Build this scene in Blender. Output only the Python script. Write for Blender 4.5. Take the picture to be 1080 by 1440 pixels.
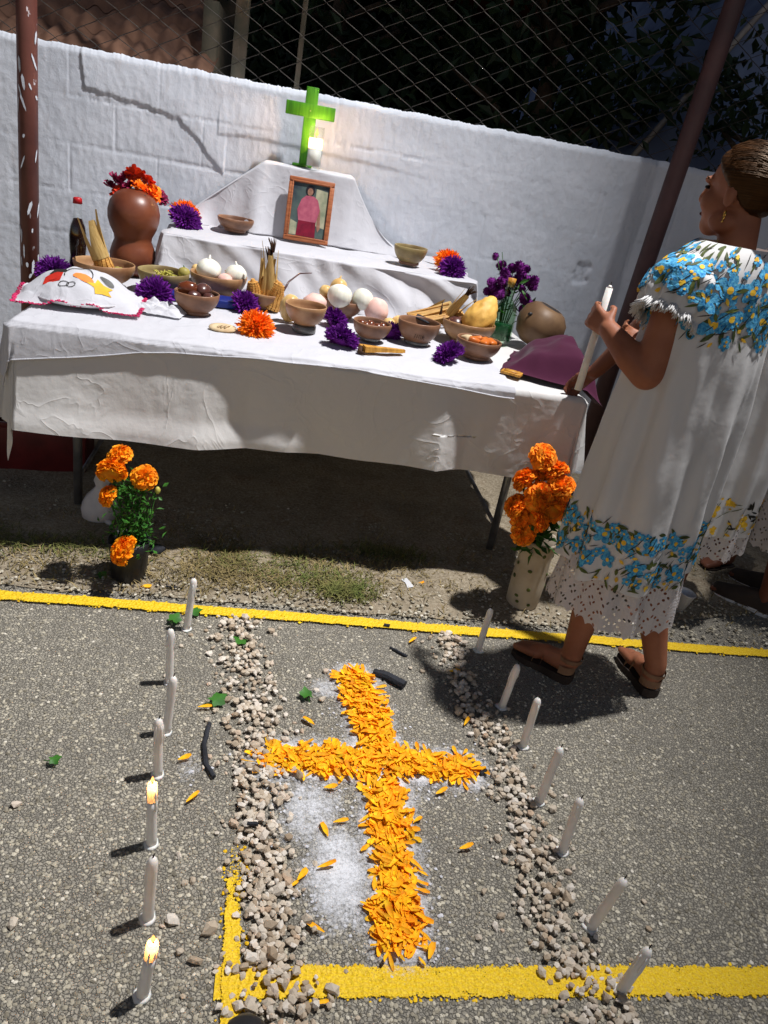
import bpy, bmesh, math, random
import numpy as np
from mathutils import Vector, Matrix, Euler, noise

random.seed(11)
scene = bpy.context.scene
for o in list(bpy.data.objects):
    bpy.data.objects.remove(o, do_unlink=True)
COL = scene.collection

# ------------------------------------------------------------------ camera
cam_data = bpy.data.cameras.new('Camera')
cam_data.sensor_fit = 'VERTICAL'
cam_data.sensor_height = 36.0
cam_data.sensor_width = 27.0
cam_data.lens = 26.475
cam_data.clip_start = 0.05
cam_data.clip_end = 400
cam = bpy.data.objects.new('Camera', cam_data)
COL.objects.link(cam)
# world axes seen in camera space (x right, y down, z forward)
RX = Vector((0.98002027, 0.10111152, 0.1712797))
RY = Vector((-0.10834331, -0.4507918, 0.88602962))
RZ = Vector((0.16679928, -0.88688399, -0.43083034))
cam.matrix_world = Matrix(((RX.x, -RX.y, -RX.z, 0.0),
                           (RY.x, -RY.y, -RY.z, 0.0),
                           (RZ.x, -RZ.y, -RZ.z, 1.45),
                           (0, 0, 0, 1)))
scene.camera = cam

# ------------------------------------------------------------------ night sky
world = bpy.data.worlds.new('World')
scene.world = world
world.use_nodes = True
wn = world.node_tree
for n in list(wn.nodes):
    wn.nodes.remove(n)
sky = wn.nodes.new('ShaderNodeTexSky')
sky.sky_type = 'NISHITA'
sky.sun_disc = False
sky.sun_elevation = math.radians(-4.5)
sky.sun_rotation = math.radians(190)
bg = wn.nodes.new('ShaderNodeBackground')
bg.inputs['Strength'].default_value = 7.0
wo = wn.nodes.new('ShaderNodeOutputWorld')
wn.links.new(sky.outputs[0], bg.inputs[0])
wn.links.new(bg.outputs[0], wo.inputs[0])

# ------------------------------------------------------------------ the yard's flood light, high up on the right
sd = bpy.data.lights.new('yard_flood_light', 'SPOT')
sd.energy = 2750
sd.color = (1.0, 0.985, 0.985)
sd.shadow_soft_size = 0.10
sd.spot_size = math.radians(60)
sd.spot_blend = 1.0
flood = bpy.data.objects.new('yard_flood_light', sd)
COL.objects.link(flood)
flood.location = (2.15, 2.1, 6.3)
flood.rotation_euler = (Vector((-0.85, 2.6, 0.3)) - flood.location).to_track_quat('-Z', 'Y').to_euler()

vs = scene.view_settings
vs.view_transform = 'Standard'
vs.look = 'None'
vs.exposure = 0.0
vs.gamma = 1.0
vs.use_curve_mapping = False

# ------------------------------------------------------------------ helpers
R = math.radians
PI = math.pi


def lin(c):
    c = c / 255.0
    return c / 12.92 if c <= 0.04045 else ((c + 0.055) / 1.055) ** 2.4


def rgb(r, g, b):
    return (lin(r), lin(g), lin(b), 1.0)


def mixc(a, b, t):
    return tuple(a[i] * (1 - t) + b[i] * t for i in range(3)) + (1.0,)


class NT:
    def __init__(self, m):
        self.t = m.node_tree
        self.bsdf = self.t.nodes['Principled BSDF']
        self.out = self.t.nodes['Material Output']

    def n(self, kind, **kw):
        x = self.t.nodes.new(kind)
        for k, v in kw.items():
            if k in x.inputs:
                x.inputs[k].default_value = v
            else:
                setattr(x, k, v)
        return x

    def l(self, a, b):
        self.t.links.new(a, b)

    def ramp(self, fac, stops, interp='LINEAR'):
        r = self.t.nodes.new('ShaderNodeValToRGB')
        r.color_ramp.interpolation = interp
        while len(r.color_ramp.elements) < len(stops):
            r.color_ramp.elements.new(0.5)
        for e, (p, c) in zip(r.color_ramp.elements, stops):
            e.position = p
            e.color = c if len(c) == 4 else tuple(c) + (1,)
        self.l(fac, r.inputs[0])
        return r.outputs[0]

    def mix(self, fac, a, b, blend='MIX'):
        m = self.t.nodes.new('ShaderNodeMix')
        m.data_type = 'RGBA'
        m.blend_type = blend
        for sock, v in ((m.inputs[0], fac), (m.inputs[6], a), (m.inputs[7], b)):
            if isinstance(v, (int, float)):
                sock.default_value = v
            elif isinstance(v, tuple):
                sock.default_value = v
            else:
                self.l(v, sock)
        return m.outputs[2]

    def math(self, op, a, b=0.0):
        m = self.t.nodes.new('ShaderNodeMath')
        m.operation = op
        for sock, v in ((m.inputs[0], a), (m.inputs[1], b)):
            if isinstance(v, (int, float)):
                sock.default_value = v
            else:
                self.l(v, sock)
        return m.outputs[0]

    def coord(self, which='Object', scale=None):
        tc = self.t.nodes.new('ShaderNodeTexCoord')
        o = tc.outputs[which]
        if scale:
            mp = self.t.nodes.new('ShaderNodeMapping')
            mp.inputs['Scale'].default_value = scale
            self.l(o, mp.inputs[0])
            o = mp.outputs[0]
        return o

    def noise(self, co, scale, detail=4.0, rough=0.55):
        x = self.n('ShaderNodeTexNoise')
        x.inputs['Scale'].default_value = scale
        x.inputs['Detail'].default_value = detail
        x.inputs['Roughness'].default_value = rough
        self.l(co, x.inputs['Vector'])
        return x.outputs['Fac']

    def bump(self, h, strength=0.3, dist=0.01, normal=None):
        b = self.n('ShaderNodeBump')
        b.inputs['Strength'].default_value = strength
        b.inputs['Distance'].default_value = dist
        self.l(h, b.inputs['Height'])
        if normal is not None:
            self.l(normal, b.inputs['Normal'])
        return b.outputs[0]


MATS = {}


def newmat(name):
    m = bpy.data.materials.new(name)
    m.use_nodes = True
    MATS[name] = m
    return m, NT(m)


def pm(name, col, col2=None, rough=0.6, nscale=12, lo=0.35, hi=0.65, bump=0.0, bscale=60, bdist=0.004,
       spec=0.3, island=0.0, sss=0.0, metal=0.0, trans=0.0, stretch=None, coat=0.0, translucent=0.0):
    m, t = newmat(name)
    b = t.bsdf
    co = t.coord('Object', stretch)
    c = None
    if col2:
        f = t.noise(co, nscale)
        c = t.ramp(f, [(lo, col), (hi, col2)])
    if island:
        g = t.n('ShaderNodeNewGeometry')
        v = t.math('MULTIPLY_ADD', g.outputs['Random Per Island'], island * 2)
        v.node.inputs[2].default_value = 1 - island
        hsv = t.n('ShaderNodeHueSaturation')
        if c is not None:
            t.l(c, hsv.inputs['Color'])
        else:
            hsv.inputs['Color'].default_value = col
        t.l(v, hsv.inputs['Value'])
        c = hsv.outputs[0]
    if c is not None:
        t.l(c, b.inputs['Base Color'])
    else:
        b.inputs['Base Color'].default_value = col
    b.inputs['Roughness'].default_value = rough
    b.inputs['Specular IOR Level'].default_value = spec
    b.inputs['Metallic'].default_value = metal
    if sss:
        b.inputs['Subsurface Weight'].default_value = sss
        b.inputs['Subsurface Radius'].default_value = (0.02, 0.012, 0.008)
        b.inputs['Subsurface Scale'].default_value = 0.3
    if trans:
        b.inputs['Transmission Weight'].default_value = trans
    if coat:
        b.inputs['Coat Weight'].default_value = coat
    if bump:
        t.l(t.bump(t.noise(co, bscale, 5), bump, bdist), b.inputs['Normal'])
    if translucent:
        tr = t.n('ShaderNodeBsdfTranslucent')
        if c is not None:
            t.l(c, tr.inputs[0])
        else:
            tr.inputs[0].default_value = col
        ms = t.n('ShaderNodeMixShader')
        ms.inputs[0].default_value = translucent
        t.l(b.outputs[0], ms.inputs[1])
        t.l(tr.outputs[0], ms.inputs[2])
        t.l(ms.outputs[0], t.out.inputs[0])
    return m


class MB:
    """collects faces of one mesh object"""

    def __init__(self):
        self.v, self.f, self.m, self.uv = [], [], [], {}

    def add(self, vs_, fs_, mi=0, M=None):
        o = len(self.v)
        if M is not None:
            vs_ = [M @ Vector(p) for p in vs_]
        self.v.extend([tuple(p) for p in vs_])
        for f in fs_:
            self.f.append(tuple(i + o for i in f))
            self.m.append(mi)
        return self

    def tube(self, pts, rad, n=8, caps=True, mi=0, M=None):
        pts = [Vector(p) for p in pts]
        if not hasattr(rad, '__len__'):
            rad = [rad] * len(pts)
        vs_, fs_ = [], []
        up = None
        for i, p in enumerate(pts):
            a = pts[max(i - 1, 0)]
            b = pts[min(i + 1, len(pts) - 1)]
            d = (b - a)
            d = d.normalized() if d.length > 1e-9 else Vector((0, 0, 1))
            if up is None:
                up = d.orthogonal().normalized()
            else:
                up = (up - d * up.dot(d))
                up = up.normalized() if up.length > 1e-6 else d.orthogonal().normalized()
            s = d.cross(up)
            for k in range(n):
                an = 2 * PI * k / n
                vs_.append(p + (up * math.cos(an) + s * math.sin(an)) * rad[i])
        for i in range(len(pts) - 1):
            for k in range(n):
                k2 = (k + 1) % n
                fs_.append((i * n + k, i * n + k2, (i + 1) * n + k2, (i + 1) * n + k))
        if caps:
            fs_.append(tuple(reversed(range(n))))
            fs_.append(tuple((len(pts) - 1) * n + k for k in range(n)))
        return self.add(vs_, fs_, mi, M)

    def lathe(self, prof, n=24, mi=0, M=None, wob=0.0, seed=0):
        vs_, fs_ = [], []
        rows = []
        for j, (r, z) in enumerate(prof):
            if r < 1e-6:
                rows.append([len(vs_)])
                vs_.append(Vector((0, 0, z)))
            else:
                row = []
                for k in range(n):
                    an = 2 * PI * k / n
                    w = 1 + wob * noise.noise(Vector((math.cos(an) * 1.1 + seed, math.sin(an) * 1.1, z * 9)))
                    row.append(len(vs_))
                    vs_.append(Vector((r * w * math.cos(an), r * w * math.sin(an), z)))
                rows.append(row)
        for a, b in zip(rows, rows[1:]):
            if len(a) == 1 and len(b) == 1:
                continue
            for k in range(n):
                k2 = (k + 1) % n
                if len(a) == 1:
                    fs_.append((a[0], b[k2], b[k]))
                elif len(b) == 1:
                    fs_.append((a[k], a[k2], b[0]))
                else:
                    fs_.append((a[k], a[k2], b[k2], b[k]))
        return self.add(vs_, fs_, mi, M)

    def ell(self, c, r, nu=14, nv=9, mi=0, M=None, wob=0.0, seed=0.0, wsc=3.0):
        prof = []
        vs_, fs_ = [], []
        rows = []
        for j in range(nv + 1):
            t = PI * j / nv
            if j in (0, nv):
                rows.append([len(vs_)])
                vs_.append(Vector((0, 0, -math.cos(t))))
            else:
                row = []
                for k in range(nu):
                    an = 2 * PI * k / nu
                    row.append(len(vs_))
                    vs_.append(Vector((math.sin(t) * math.cos(an), math.sin(t) * math.sin(an), -math.cos(t))))
                rows.append(row)
        for a, b in zip(rows, rows[1:]):
            for k in range(nu):
                k2 = (k + 1) % nu
                if len(a) == 1:
                    fs_.append((a[0], b[k2], b[k]))
                elif len(b) == 1:
                    fs_.append((a[k], a[k2], b[0]))
                else:
                    fs_.append((a[k], a[k2], b[k2], b[k]))
        out = []
        for p in vs_:
            w = 1.0 + (wob * noise.noise(p * wsc * 0.6 + Vector((seed, seed * 1.7, 0))) if wob else 0.0)
            out.append(Vector((c[0] + p.x * r[0] * w, c[1] + p.y * r[1] * w, c[2] + p.z * r[2] * w)))
        return self.add(out, fs_, mi, M)

    def box(self, c, s, mi=0, M=None, bev=0.0):
        x, y, z = s[0] / 2, s[1] / 2, s[2] / 2
        if bev <= 0:
            vs_ = [Vector((c[0] + sx * x, c[1] + sy * y, c[2] + sz * z)) for sz in (-1, 1) for sy in (-1, 1) for sx in (-1, 1)]
            fs_ = [(0, 2, 3, 1), (4, 5, 7, 6), (0, 1, 5, 4), (2, 6, 7, 3), (0, 4, 6, 2), (1, 3, 7, 5)]
            return self.add(vs_, fs_, mi, M)
        bm = bmesh.new()
        bmesh.ops.create_cube(bm, size=1)
        for v in bm.verts:
            v.co = Vector((v.co.x * s[0] + c[0], v.co.y * s[1] + c[1], v.co.z * s[2] + c[2]))
        bmesh.ops.bevel(bm, geom=list(bm.edges), offset=bev, segments=2, profile=0.5, affect='EDGES')
        bm.verts.index_update()
        vs_ = [v.co.copy() for v in bm.verts]
        fs_ = [tuple(v.index for v in f.verts) for f in bm.faces]
        bm.free()
        return self.add(vs_, fs_, mi, M)

    def grid(self, fn, nu, nv, mi=0, closed_u=False, uvfn=None):
        o = len(self.v)
        for j in range(nv + 1):
            for i in range(nu if closed_u else nu + 1):
                self.v.append(tuple(fn(i / nu, j / nv)))
        w = nu if closed_u else nu + 1
        for j in range(nv):
            for i in range(nu):
                i2 = (i + 1) % w if closed_u else i + 1
                if uvfn:
                    self.uv[len(self.f)] = [uvfn(i / nu, j / nv), uvfn((i + 1) / nu, j / nv),
                                            uvfn((i + 1) / nu, (j + 1) / nv), uvfn(i / nu, (j + 1) / nv)]
                self.f.append((o + j * w + i, o + j * w + i2, o + (j + 1) * w + i2, o + (j + 1) * w + i))
                self.m.append(mi)
        return self

    def mesh(self, name, mats, smooth=True):
        me = bpy.data.meshes.new(name)
        me.from_pydata(self.v, [], self.f)
        if not isinstance(mats, (list, tuple)):
            mats = [mats]
        for m in mats:
            me.materials.append(m)
        if len(mats) > 1:
            me.polygons.foreach_set('material_index', self.m)
        me.polygons.foreach_set('use_smooth', [smooth] * len(self.f))
        if self.uv:
            lay = me.uv_layers.new(name='UVMap')
            for p in me.polygons:
                if p.index in self.uv:
                    for li, uvv in zip(p.loop_indices, self.uv[p.index]):
                        lay.data[li].uv = uvv
        me.update()
        return me

    def build(self, name, mats, parent=None, smooth=True):
        o = bpy.data.objects.new(name, self.mesh(name, mats, smooth))
        COL.objects.link(o)
        if parent is not None:
            o.parent = parent
        return o


def inst(name, me, parent=None, loc=(0, 0, 0), rot=(0, 0, 0), sc=1.0):
    o = bpy.data.objects.new(name, me)
    COL.objects.link(o)
    o.location = loc
    o.rotation_euler = rot
    o.scale = (sc, sc, sc) if not hasattr(sc, '__len__') else sc
    if parent is not None:
        o.parent = parent
    return o


def thing(name, label, cat, loc=(0, 0, 0), rz=0.0, group=None, rot=None):
    o = bpy.data.objects.new(name, None)
    o.empty_display_size = 0.05
    COL.objects.link(o)
    o.location = loc
    o.rotation_euler = rot if rot else (0, 0, rz)
    o['label'] = label
    o['category'] = cat
    if group:
        o['group'] = group
    return o


def tag(o, label, cat, group=None):
    o['label'] = label
    o['category'] = cat
    if group:
        o['group'] = group
    return o


def struct(o):
    o['kind'] = 'structure'
    return o


def stuff(o):
    o['kind'] = 'stuff'
    return o


def nz(x, y=0.0, z=0.0):
    return noise.noise(Vector((x, y, z)))


def fbm(x, y=0.0, z=0.0, oct=4):
    return noise.fractal(Vector((x, y, z)), 1.0, 2.0, oct)


def lerp(a, b, t):
    return a + (b - a) * t


def interp(x, xs, ys):
    return float(np.interp(x, xs, ys))


def sstep(a, b, x):
    t = min(max((x - a) / (b - a), 0), 1)
    return t * t * (3 - 2 * t)
# ------------------------------------------------------------------ materials
def cloth_mat(name, col, bump=0.25, translucent=0.12, crease=0.5, rough=0.85):
    m, t = newmat(name)
    co = t.coord('Object')
    b = t.bsdf
    b.inputs['Base Color'].default_value = col
    b.inputs['Roughness'].default_value = rough
    b.inputs['Specular IOR Level'].default_value = 0.15
    b.inputs['Sheen Weight'].default_value = 0.1
    n0 = t.n('ShaderNodeTexNoise')
    n0.inputs['Scale'].default_value = 4.5
    n0.inputs['Detail'].default_value = 3.0
    n0.inputs['Distortion'].default_value = 0.9
    t.l(co, n0.inputs['Vector'])
    rid = t.math('ABSOLUTE', t.math('SUBTRACT', n0.outputs['Fac'], 0.5))
    cr = t.ramp(rid, [(0.0, (1, 1, 1)), (0.012, (0.5, 0.5, 0.5)), (0.05, (0, 0, 0))])
    n1 = t.noise(co, 16, 5, 0.5)
    h = t.math('ADD', t.math('MULTIPLY', cr, crease * 0.35), n1)
    n2 = t.noise(co, 700, 2, 0.5)
    bb = t.bump(h, bump, 0.012)
    t.l(t.bump(n2, 0.12, 0.001, bb), b.inputs['Normal'])
    if translucent:
        tr = t.n('ShaderNodeBsdfTranslucent')
        tr.inputs[0].default_value = col
        ms = t.n('ShaderNodeMixShader')
        ms.inputs[0].default_value = translucent
        t.l(b.outputs[0], ms.inputs[1])
        t.l(tr.outputs[0], ms.inputs[2])
        t.l(ms.outputs[0], t.out.inputs[0])
    return m


white_cloth = cloth_mat('white_cotton', (0.58, 0.58, 0.615, 1), bump=0.38, crease=0.7)
under_cloth = cloth_mat('ivory_cotton', (0.68, 0.665, 0.645, 1), bump=0.34, crease=0.9)
dress_cloth = cloth_mat('dress_cotton', (0.70, 0.69, 0.675, 1), bump=0.16, crease=0.2)
maroon_cloth = cloth_mat('maroon_cotton', rgb(66, 20, 46), bump=0.15, translucent=0.0, crease=0.2)
dark_cloth = cloth_mat('dark_navy_cotton', rgb(38, 38, 50), translucent=0.0)

# asphalt with exposed aggregate
asphalt, t = newmat('asphalt')
co = t.coord('Object')
dn = t.n('ShaderNodeTexNoise'); dn.inputs['Scale'].default_value = 160; dn.inputs['Detail'].default_value = 3
t.l(co, dn.inputs['Vector'])
dv = t.n('ShaderNodeVectorMath'); dv.operation = 'MULTIPLY_ADD'; dv.inputs[1].default_value = (0.009, 0.009, 0.0)
t.l(dn.outputs['Color'], dv.inputs[0]); t.l(co, dv.inputs[2])
co0 = co
co = dv.outputs[0]
vor = t.n('ShaderNodeTexVoronoi'); vor.inputs['Scale'].default_value = 125
vor.inputs['Randomness'].default_value = 1.0
t.l(co, vor.inputs['Vector'])
vd = t.n('ShaderNodeTexVoronoi'); vd.feature = 'DISTANCE_TO_EDGE'; vd.inputs['Scale'].default_value = 125
t.l(co, vd.inputs['Vector'])
sep = t.n('ShaderNodeSeparateColor'); t.l(vor.outputs['Color'], sep.inputs[0])
stone = t.ramp(sep.outputs[0], [(0.0, rgb(124, 118, 102)), (0.35, rgb(160, 153, 135)), (0.7, rgb(181, 173, 154)), (1.0, rgb(204, 196, 176))])
edge = t.ramp(vd.outputs['Distance'], [(0.0, (0.0, 0.0, 0.0)), (0.10, (0.75, 0.75, 0.75)), (0.3, (1, 1, 1))])
big = t.noise(co, 2.6, 7, 0.68)
fine = t.noise(co, 420, 3)
col = t.mix(edge, rgb(84, 80, 73), stone)
col = t.mix(t.ramp(big, [(0.38, (0, 0, 0)), (0.62, (1, 1, 1))]), col, t.mix(0.6, col, rgb(104, 99, 90)))
col = t.mix(0.4, col, t.ramp(fine, [(0.3, rgb(92, 88, 80)), (0.7, rgb(214, 207, 193))]))
t.l(col, t.bsdf.inputs['Base Color'])
t.bsdf.inputs['Roughness'].default_value = 0.8
t.bsdf.inputs['Specular IOR Level'].default_value = 0.3
hh = t.math('ADD', t.math('MULTIPLY', edge, 0.8), t.math('MULTIPLY', fine, 0.5))
hh = t.math('ADD', hh, t.math('MULTIPLY', sep.outputs[1], 0.5))
t.l(t.bump(hh, 0.9, 0.006), t.bsdf.inputs['Normal'])

# dry soil with straw
soil, t = newmat('dry_soil')
co = t.coord('Object')
a = t.noise(co, 5, 6, 0.65); bq = t.noise(co, 90, 5, 0.7)
c1 = t.ramp(a, [(0.35, rgb(126, 112, 92)), (0.55, rgb(166, 152, 130)), (0.7, rgb(132, 106, 82))])
c2 = t.ramp(bq, [(0.3, rgb(74, 64, 52)), (0.55, rgb(166, 154, 132)), (0.75, rgb(222, 214, 196))])
t.l(t.mix(0.55, c1, c2), t.bsdf.inputs['Base Color'])
t.bsdf.inputs['Roughness'].default_value = 0.95
t.bsdf.inputs['Specular IOR Level'].default_value = 0.1
t.l(t.bump(bq, 0.9, 0.012), t.bsdf.inputs['Normal'])

# yellow road paint, worn by noise
ypaint, t = newmat('yellow_road_paint')
co = t.coord('Object')
vd = t.n('ShaderNodeTexVoronoi'); vd.inputs['Scale'].default_value = 105; t.l(co, vd.inputs['Vector'])
fine = t.noise(co, 260, 4)
c = t.ramp(fine, [(0.3, rgb(214, 166, 8)), (0.6, rgb(246, 208, 24)), (0.8, rgb(252, 228, 96))])
t.l(c, t.bsdf.inputs['Base Color'])
t.bsdf.inputs['Roughness'].default_value = 0.6
t.l(t.bump(t.math('ADD', vd.outputs['Distance'], t.math('MULTIPLY', fine, .4)), 0.8, 0.006), t.bsdf.inputs['Normal'])
wear = t.noise(co, 34, 6, 0.7)
wear2 = t.noise(co, 240, 3, 0.6)
att = t.n('ShaderNodeAttribute'); att.attribute_name = 'edge'
al = t.math('ADD', t.math('ADD', t.math('MULTIPLY', wear, 1.0), t.math('MULTIPLY', wear2, 0.7)), att.outputs['Fac'])
al = t.ramp(al, [(0.80, (0, 0, 0)), (0.84, (1, 1, 1))])
tr = t.n('ShaderNodeBsdfTransparent'); ms = t.n('ShaderNodeMixShader')
t.l(al, ms.inputs[0]); t.l(tr.outputs[0], ms.inputs[1]); t.l(t.bsdf.outputs[0], ms.inputs[2]); t.l(ms.outputs[0], t.out.inputs[0])

# lime powder
lime, t = newmat('lime_powder')
co = t.coord('Object')
att = t.n('ShaderNodeAttribute'); att.attribute_name = 'dens'
n1 = t.noise(co, 300, 4, 0.7); n2 = t.noise(co, 26, 5, 0.7)
vd = t.n('ShaderNodeTexVoronoi'); vd.inputs['Scale'].default_value = 105; t.l(co, vd.inputs['Vector'])
d = t.math('ADD', att.outputs['Fac'], t.math('MULTIPLY', t.math('SUBTRACT', n1, 0.5), 0.95))
d = t.math('ADD', d, t.math('MULTIPLY', t.math('SUBTRACT', n2, 0.5), 0.8))
d = t.math('SUBTRACT', d, t.math('MULTIPLY', vd.outputs['Distance'], 0.25))
al = t.ramp(d, [(0.22, (0, 0, 0)), (0.80, (0.92, 0.92, 0.92))])
t.bsdf.inputs['Base Color'].default_value = (0.82, 0.83, 0.86, 1)
t.bsdf.inputs['Roughness'].default_value = 0.95
t.l(t.bump(n1, 0.7, 0.004), t.bsdf.inputs['Normal'])
tr = t.n('ShaderNodeBsdfTransparent'); ms = t.n('ShaderNodeMixShader')
t.l(al, ms.inputs[0]); t.l(tr.outputs[0], ms.inputs[1]); t.l(t.bsdf.outputs[0], ms.inputs[2]); t.l(ms.outputs[0], t.out.inputs[0])

# whitewashed block wall
wallm, t = newmat('whitewash')
co = t.coord('Object')
n1 = t.noise(co, 3.2, 6, 0.65); n2 = t.noise(co, 55, 6, 0.7); n3 = t.noise(t.coord('Object', (9, 9, 1.6)), 3, 5, 0.6)
c = t.ramp(n1, [(0.35, (0.52, 0.555, 0.615)), (0.65, (0.60, 0.63, 0.69))])
c = t.mix(t.ramp(n3, [(0.6, (0, 0, 0)), (0.82, (0.55, 0.55, 0.55))]), c, rgb(176, 170, 168))
c = t.mix(t.ramp(n2, [(0.68, (0, 0, 0)), (0.76, (1, 1, 1))]), c, rgb(150, 146, 146))
t.l(c, t.bsdf.inputs['Base Color'])
t.bsdf.inputs['Roughness'].default_value = 0.85
t.bsdf.inputs['Specular IOR Level'].default_value = 0.2
n4 = t.noise(co, 22, 6, 0.6)
t.l(t.bump(t.math('ADD', t.math('MULTIPLY', n2, 0.8), t.math('MULTIPLY', n4, 0.5)), 0.36, 0.008), t.bsdf.inputs['Normal'])

# painted steel pole, brown with whitewash splashes
polem, t = newmat('brown_painted_steel')
co = t.coord('Object')
n1 = t.noise(co, 6, 5, 0.6); n2 = t.noise(t.coord('Object', (22, 22, 8)), 1.6, 3, 0.6)
c = t.ramp(n1, [(0.3, rgb(84, 46, 40)), (0.7, rgb(112, 66, 56))])
c = t.mix(t.ramp(n2, [(0.69, (0, 0, 0)), (0.71, (1, 1, 1))]), c, rgb(206, 200, 204))
t.l(c, t.bsdf.inputs['Base Color'])
t.bsdf.inputs['Roughness'].default_value = 0.45
t.l(t.bump(n1, 0.2, 0.003), t.bsdf.inputs['Normal'])

steel = pm('grey_steel', rgb(120, 122, 128), rgb(150, 152, 158), rough=0.35, metal=0.8, nscale=20)
wire = pm('galvanised_wire', rgb(74, 69, 64), rgb(50, 46, 43), rough=0.6, metal=0.3, nscale=30)
postm = pm('mossy_post', rgb(112, 100, 84), rgb(86, 84, 70), rough=0.8, bump=0.4, bscale=40)
rustroof = pm('rusty_sheet', rgb(150, 112, 90), rgb(108, 80, 66), rough=0.8, nscale=5, bump=0.4, bscale=30)
leafm = pm('tree_leaf', rgb(44, 62, 36), rgb(30, 48, 28), rough=0.5, island=0.35, translucent=0.25)
barkm = pm('bark', rgb(84, 70, 58), rgb(56, 48, 40), rough=0.9, bump=0.8, bscale=30)
darkhouse = pm('dark_house_wall', rgb(120, 136, 166), rgb(92, 106, 136), rough=0.9, nscale=3)
palewood = pm('pale_board', rgb(176, 172, 170), rgb(150, 146, 146), rough=0.8)
wood = pm('frame_wood', rgb(170, 104, 66), rgb(134, 74, 46), rough=0.4, stretch=(4, 4, 30), nscale=4, bump=0.2)
tablew = pm('table_board', rgb(170, 160, 150), rgb(150, 140, 130), rough=0.7)
gourdm = pm('gourd_rind', rgb(124, 68, 42), rgb(92, 46, 30), rough=0.38, nscale=7, bump=0.08, spec=0.45)
bowlm = pm('bowl_rind', rgb(176, 138, 98), rgb(132, 92, 62), rough=0.42, nscale=9, bump=0.1, spec=0.4)
bowlm2 = pm('bowl_rind_dark', rgb(146, 106, 78), rgb(104, 72, 54), rough=0.45, nscale=9, bump=0.1, spec=0.4)
bowlm3 = pm('bowl_rind_olive', rgb(150, 134, 90), rgb(112, 92, 58), rough=0.42, nscale=9, bump=0.1, spec=0.4)
potm = pm('round_gourd_rind', rgb(118, 92, 66), rgb(80, 58, 42), rough=0.5, nscale=6, bump=0.1)
blackm = pm('black_plastic', rgb(26, 26, 28), rgb(36, 36, 38), rough=0.4)
charcoal = pm('charcoal', rgb(30, 30, 34), rgb(52, 54, 60), rough=0.9, bump=0.9, bscale=90)
purple = pm('purple_tissue', rgb(122, 34, 150), rgb(88, 20, 116), rough=0.8, island=0.4, translucent=0.2)
orange_t = pm('orange_tissue', rgb(255, 152, 32), rgb(255, 116, 14), rough=0.8, island=0.3, translucent=0.2)
marig = pm('marigold', rgb(255, 180, 22), rgb(250, 140, 6), rough=0.7, island=0.3, translucent=0.2, nscale=30)
marig_d = pm('marigold_deep', rgb(255, 172, 40), rgb(255, 132, 14), rough=0.7, island=0.35, translucent=0.2, nscale=30)
petalm = pm('marigold_petal', rgb(255, 204, 26), rgb(254, 160, 6), rough=0.7, island=0.30, translucent=0.15, nscale=40)
zin_red = pm('red_petal', rgb(196, 44, 24), rgb(226, 74, 20), rough=0.7, island=0.4, translucent=0.15)
zin_mag = pm('magenta_petal', rgb(150, 28, 76), rgb(104, 22, 62), rough=0.7, island=0.4, translucent=0.15)
amaranth = pm('amaranth', rgb(122, 28, 128), rgb(92, 16, 100), rough=0.8, island=0.4)
stemg = pm('green_stem', rgb(60, 104, 40), rgb(40, 80, 30), rough=0.6, island=0.3, translucent=0.15)
leafg = pm('fresh_leaf', rgb(70, 128, 46), rgb(48, 98, 34), rough=0.5, translucent=0.2, island=0.2)
drygrass = pm('dry_grass', rgb(150, 132, 92), rgb(110, 98, 60), rough=0.9, island=0.45)
greengrass = pm('green_grass', rgb(88, 98, 46), rgb(116, 112, 64), rough=0.9, island=0.4)
corn = pm('corn_kernels', rgb(214, 164, 88), rgb(184, 128, 60), rough=0.5, island=0.15, nscale=30)
husk = pm('corn_husk', rgb(206, 176, 112), rgb(172, 138, 80), rough=0.7, stretch=(30, 30, 2), bump=0.4, bscale=6, translucent=0.15)
huskdark = pm('corn_silk', rgb(70, 46, 28), rgb(44, 30, 20), rough=0.9)
onion = pm('white_onion', rgb(236, 234, 222), rgb(214, 212, 196), rough=0.35, stretch=(14, 14, 1.5), nscale=2, sss=0.2)
yonion = pm('yellow_onion', rgb(222, 190, 128), rgb(196, 156, 94), rough=0.35, stretch=(14, 14, 1.5), nscale=2)
pinkf = pm('pink_fruit', rgb(232, 194, 182), rgb(214, 164, 152), rough=0.55, nscale=14, bump=0.15)
limeveg = pm('pale_green_veg', rgb(196, 186, 90), rgb(150, 146, 60), rough=0.5, island=0.25)
guava = pm('guava', rgb(170, 160, 84), rgb(134, 120, 62), rough=0.5, bump=0.2)
brownsweet = pm('brown_sweet', rgb(110, 54, 28), rgb(70, 34, 22), rough=0.25, spec=0.5)
plum = pm('dark_plum', rgb(92, 54, 44), rgb(58, 40, 44), rough=0.3, spec=0.5)
orangesweet = pm('orange_sweet', rgb(204, 112, 42), rgb(168, 78, 28), rough=0.35)
yellowgourd = pm('yellow_gourd', rgb(226, 180, 92), rgb(190, 138, 58), rough=0.55, nscale=10, bump=0.5, bscale=24)
sweetbar = pm('amber_bar', rgb(202, 150, 62), rgb(166, 112, 40), rough=0.5, stretch=(30, 4, 4), nscale=3)
stickm = pm('tan_stick', rgb(206, 164, 96), rgb(160, 116, 60), rough=0.65, island=0.25)
cookiem = pm('baked_cookie', rgb(206, 186, 150), rgb(178, 152, 116), rough=0.8, bump=0.4, bscale=40)
waxm = pm('candle_wax', rgb(236, 232, 226), rgb(224, 220, 214), rough=0.4, sss=0.35, nscale=20, bump=0.05)
wickm = pm('wick', rgb(40, 34, 30), rough=0.9)
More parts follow.
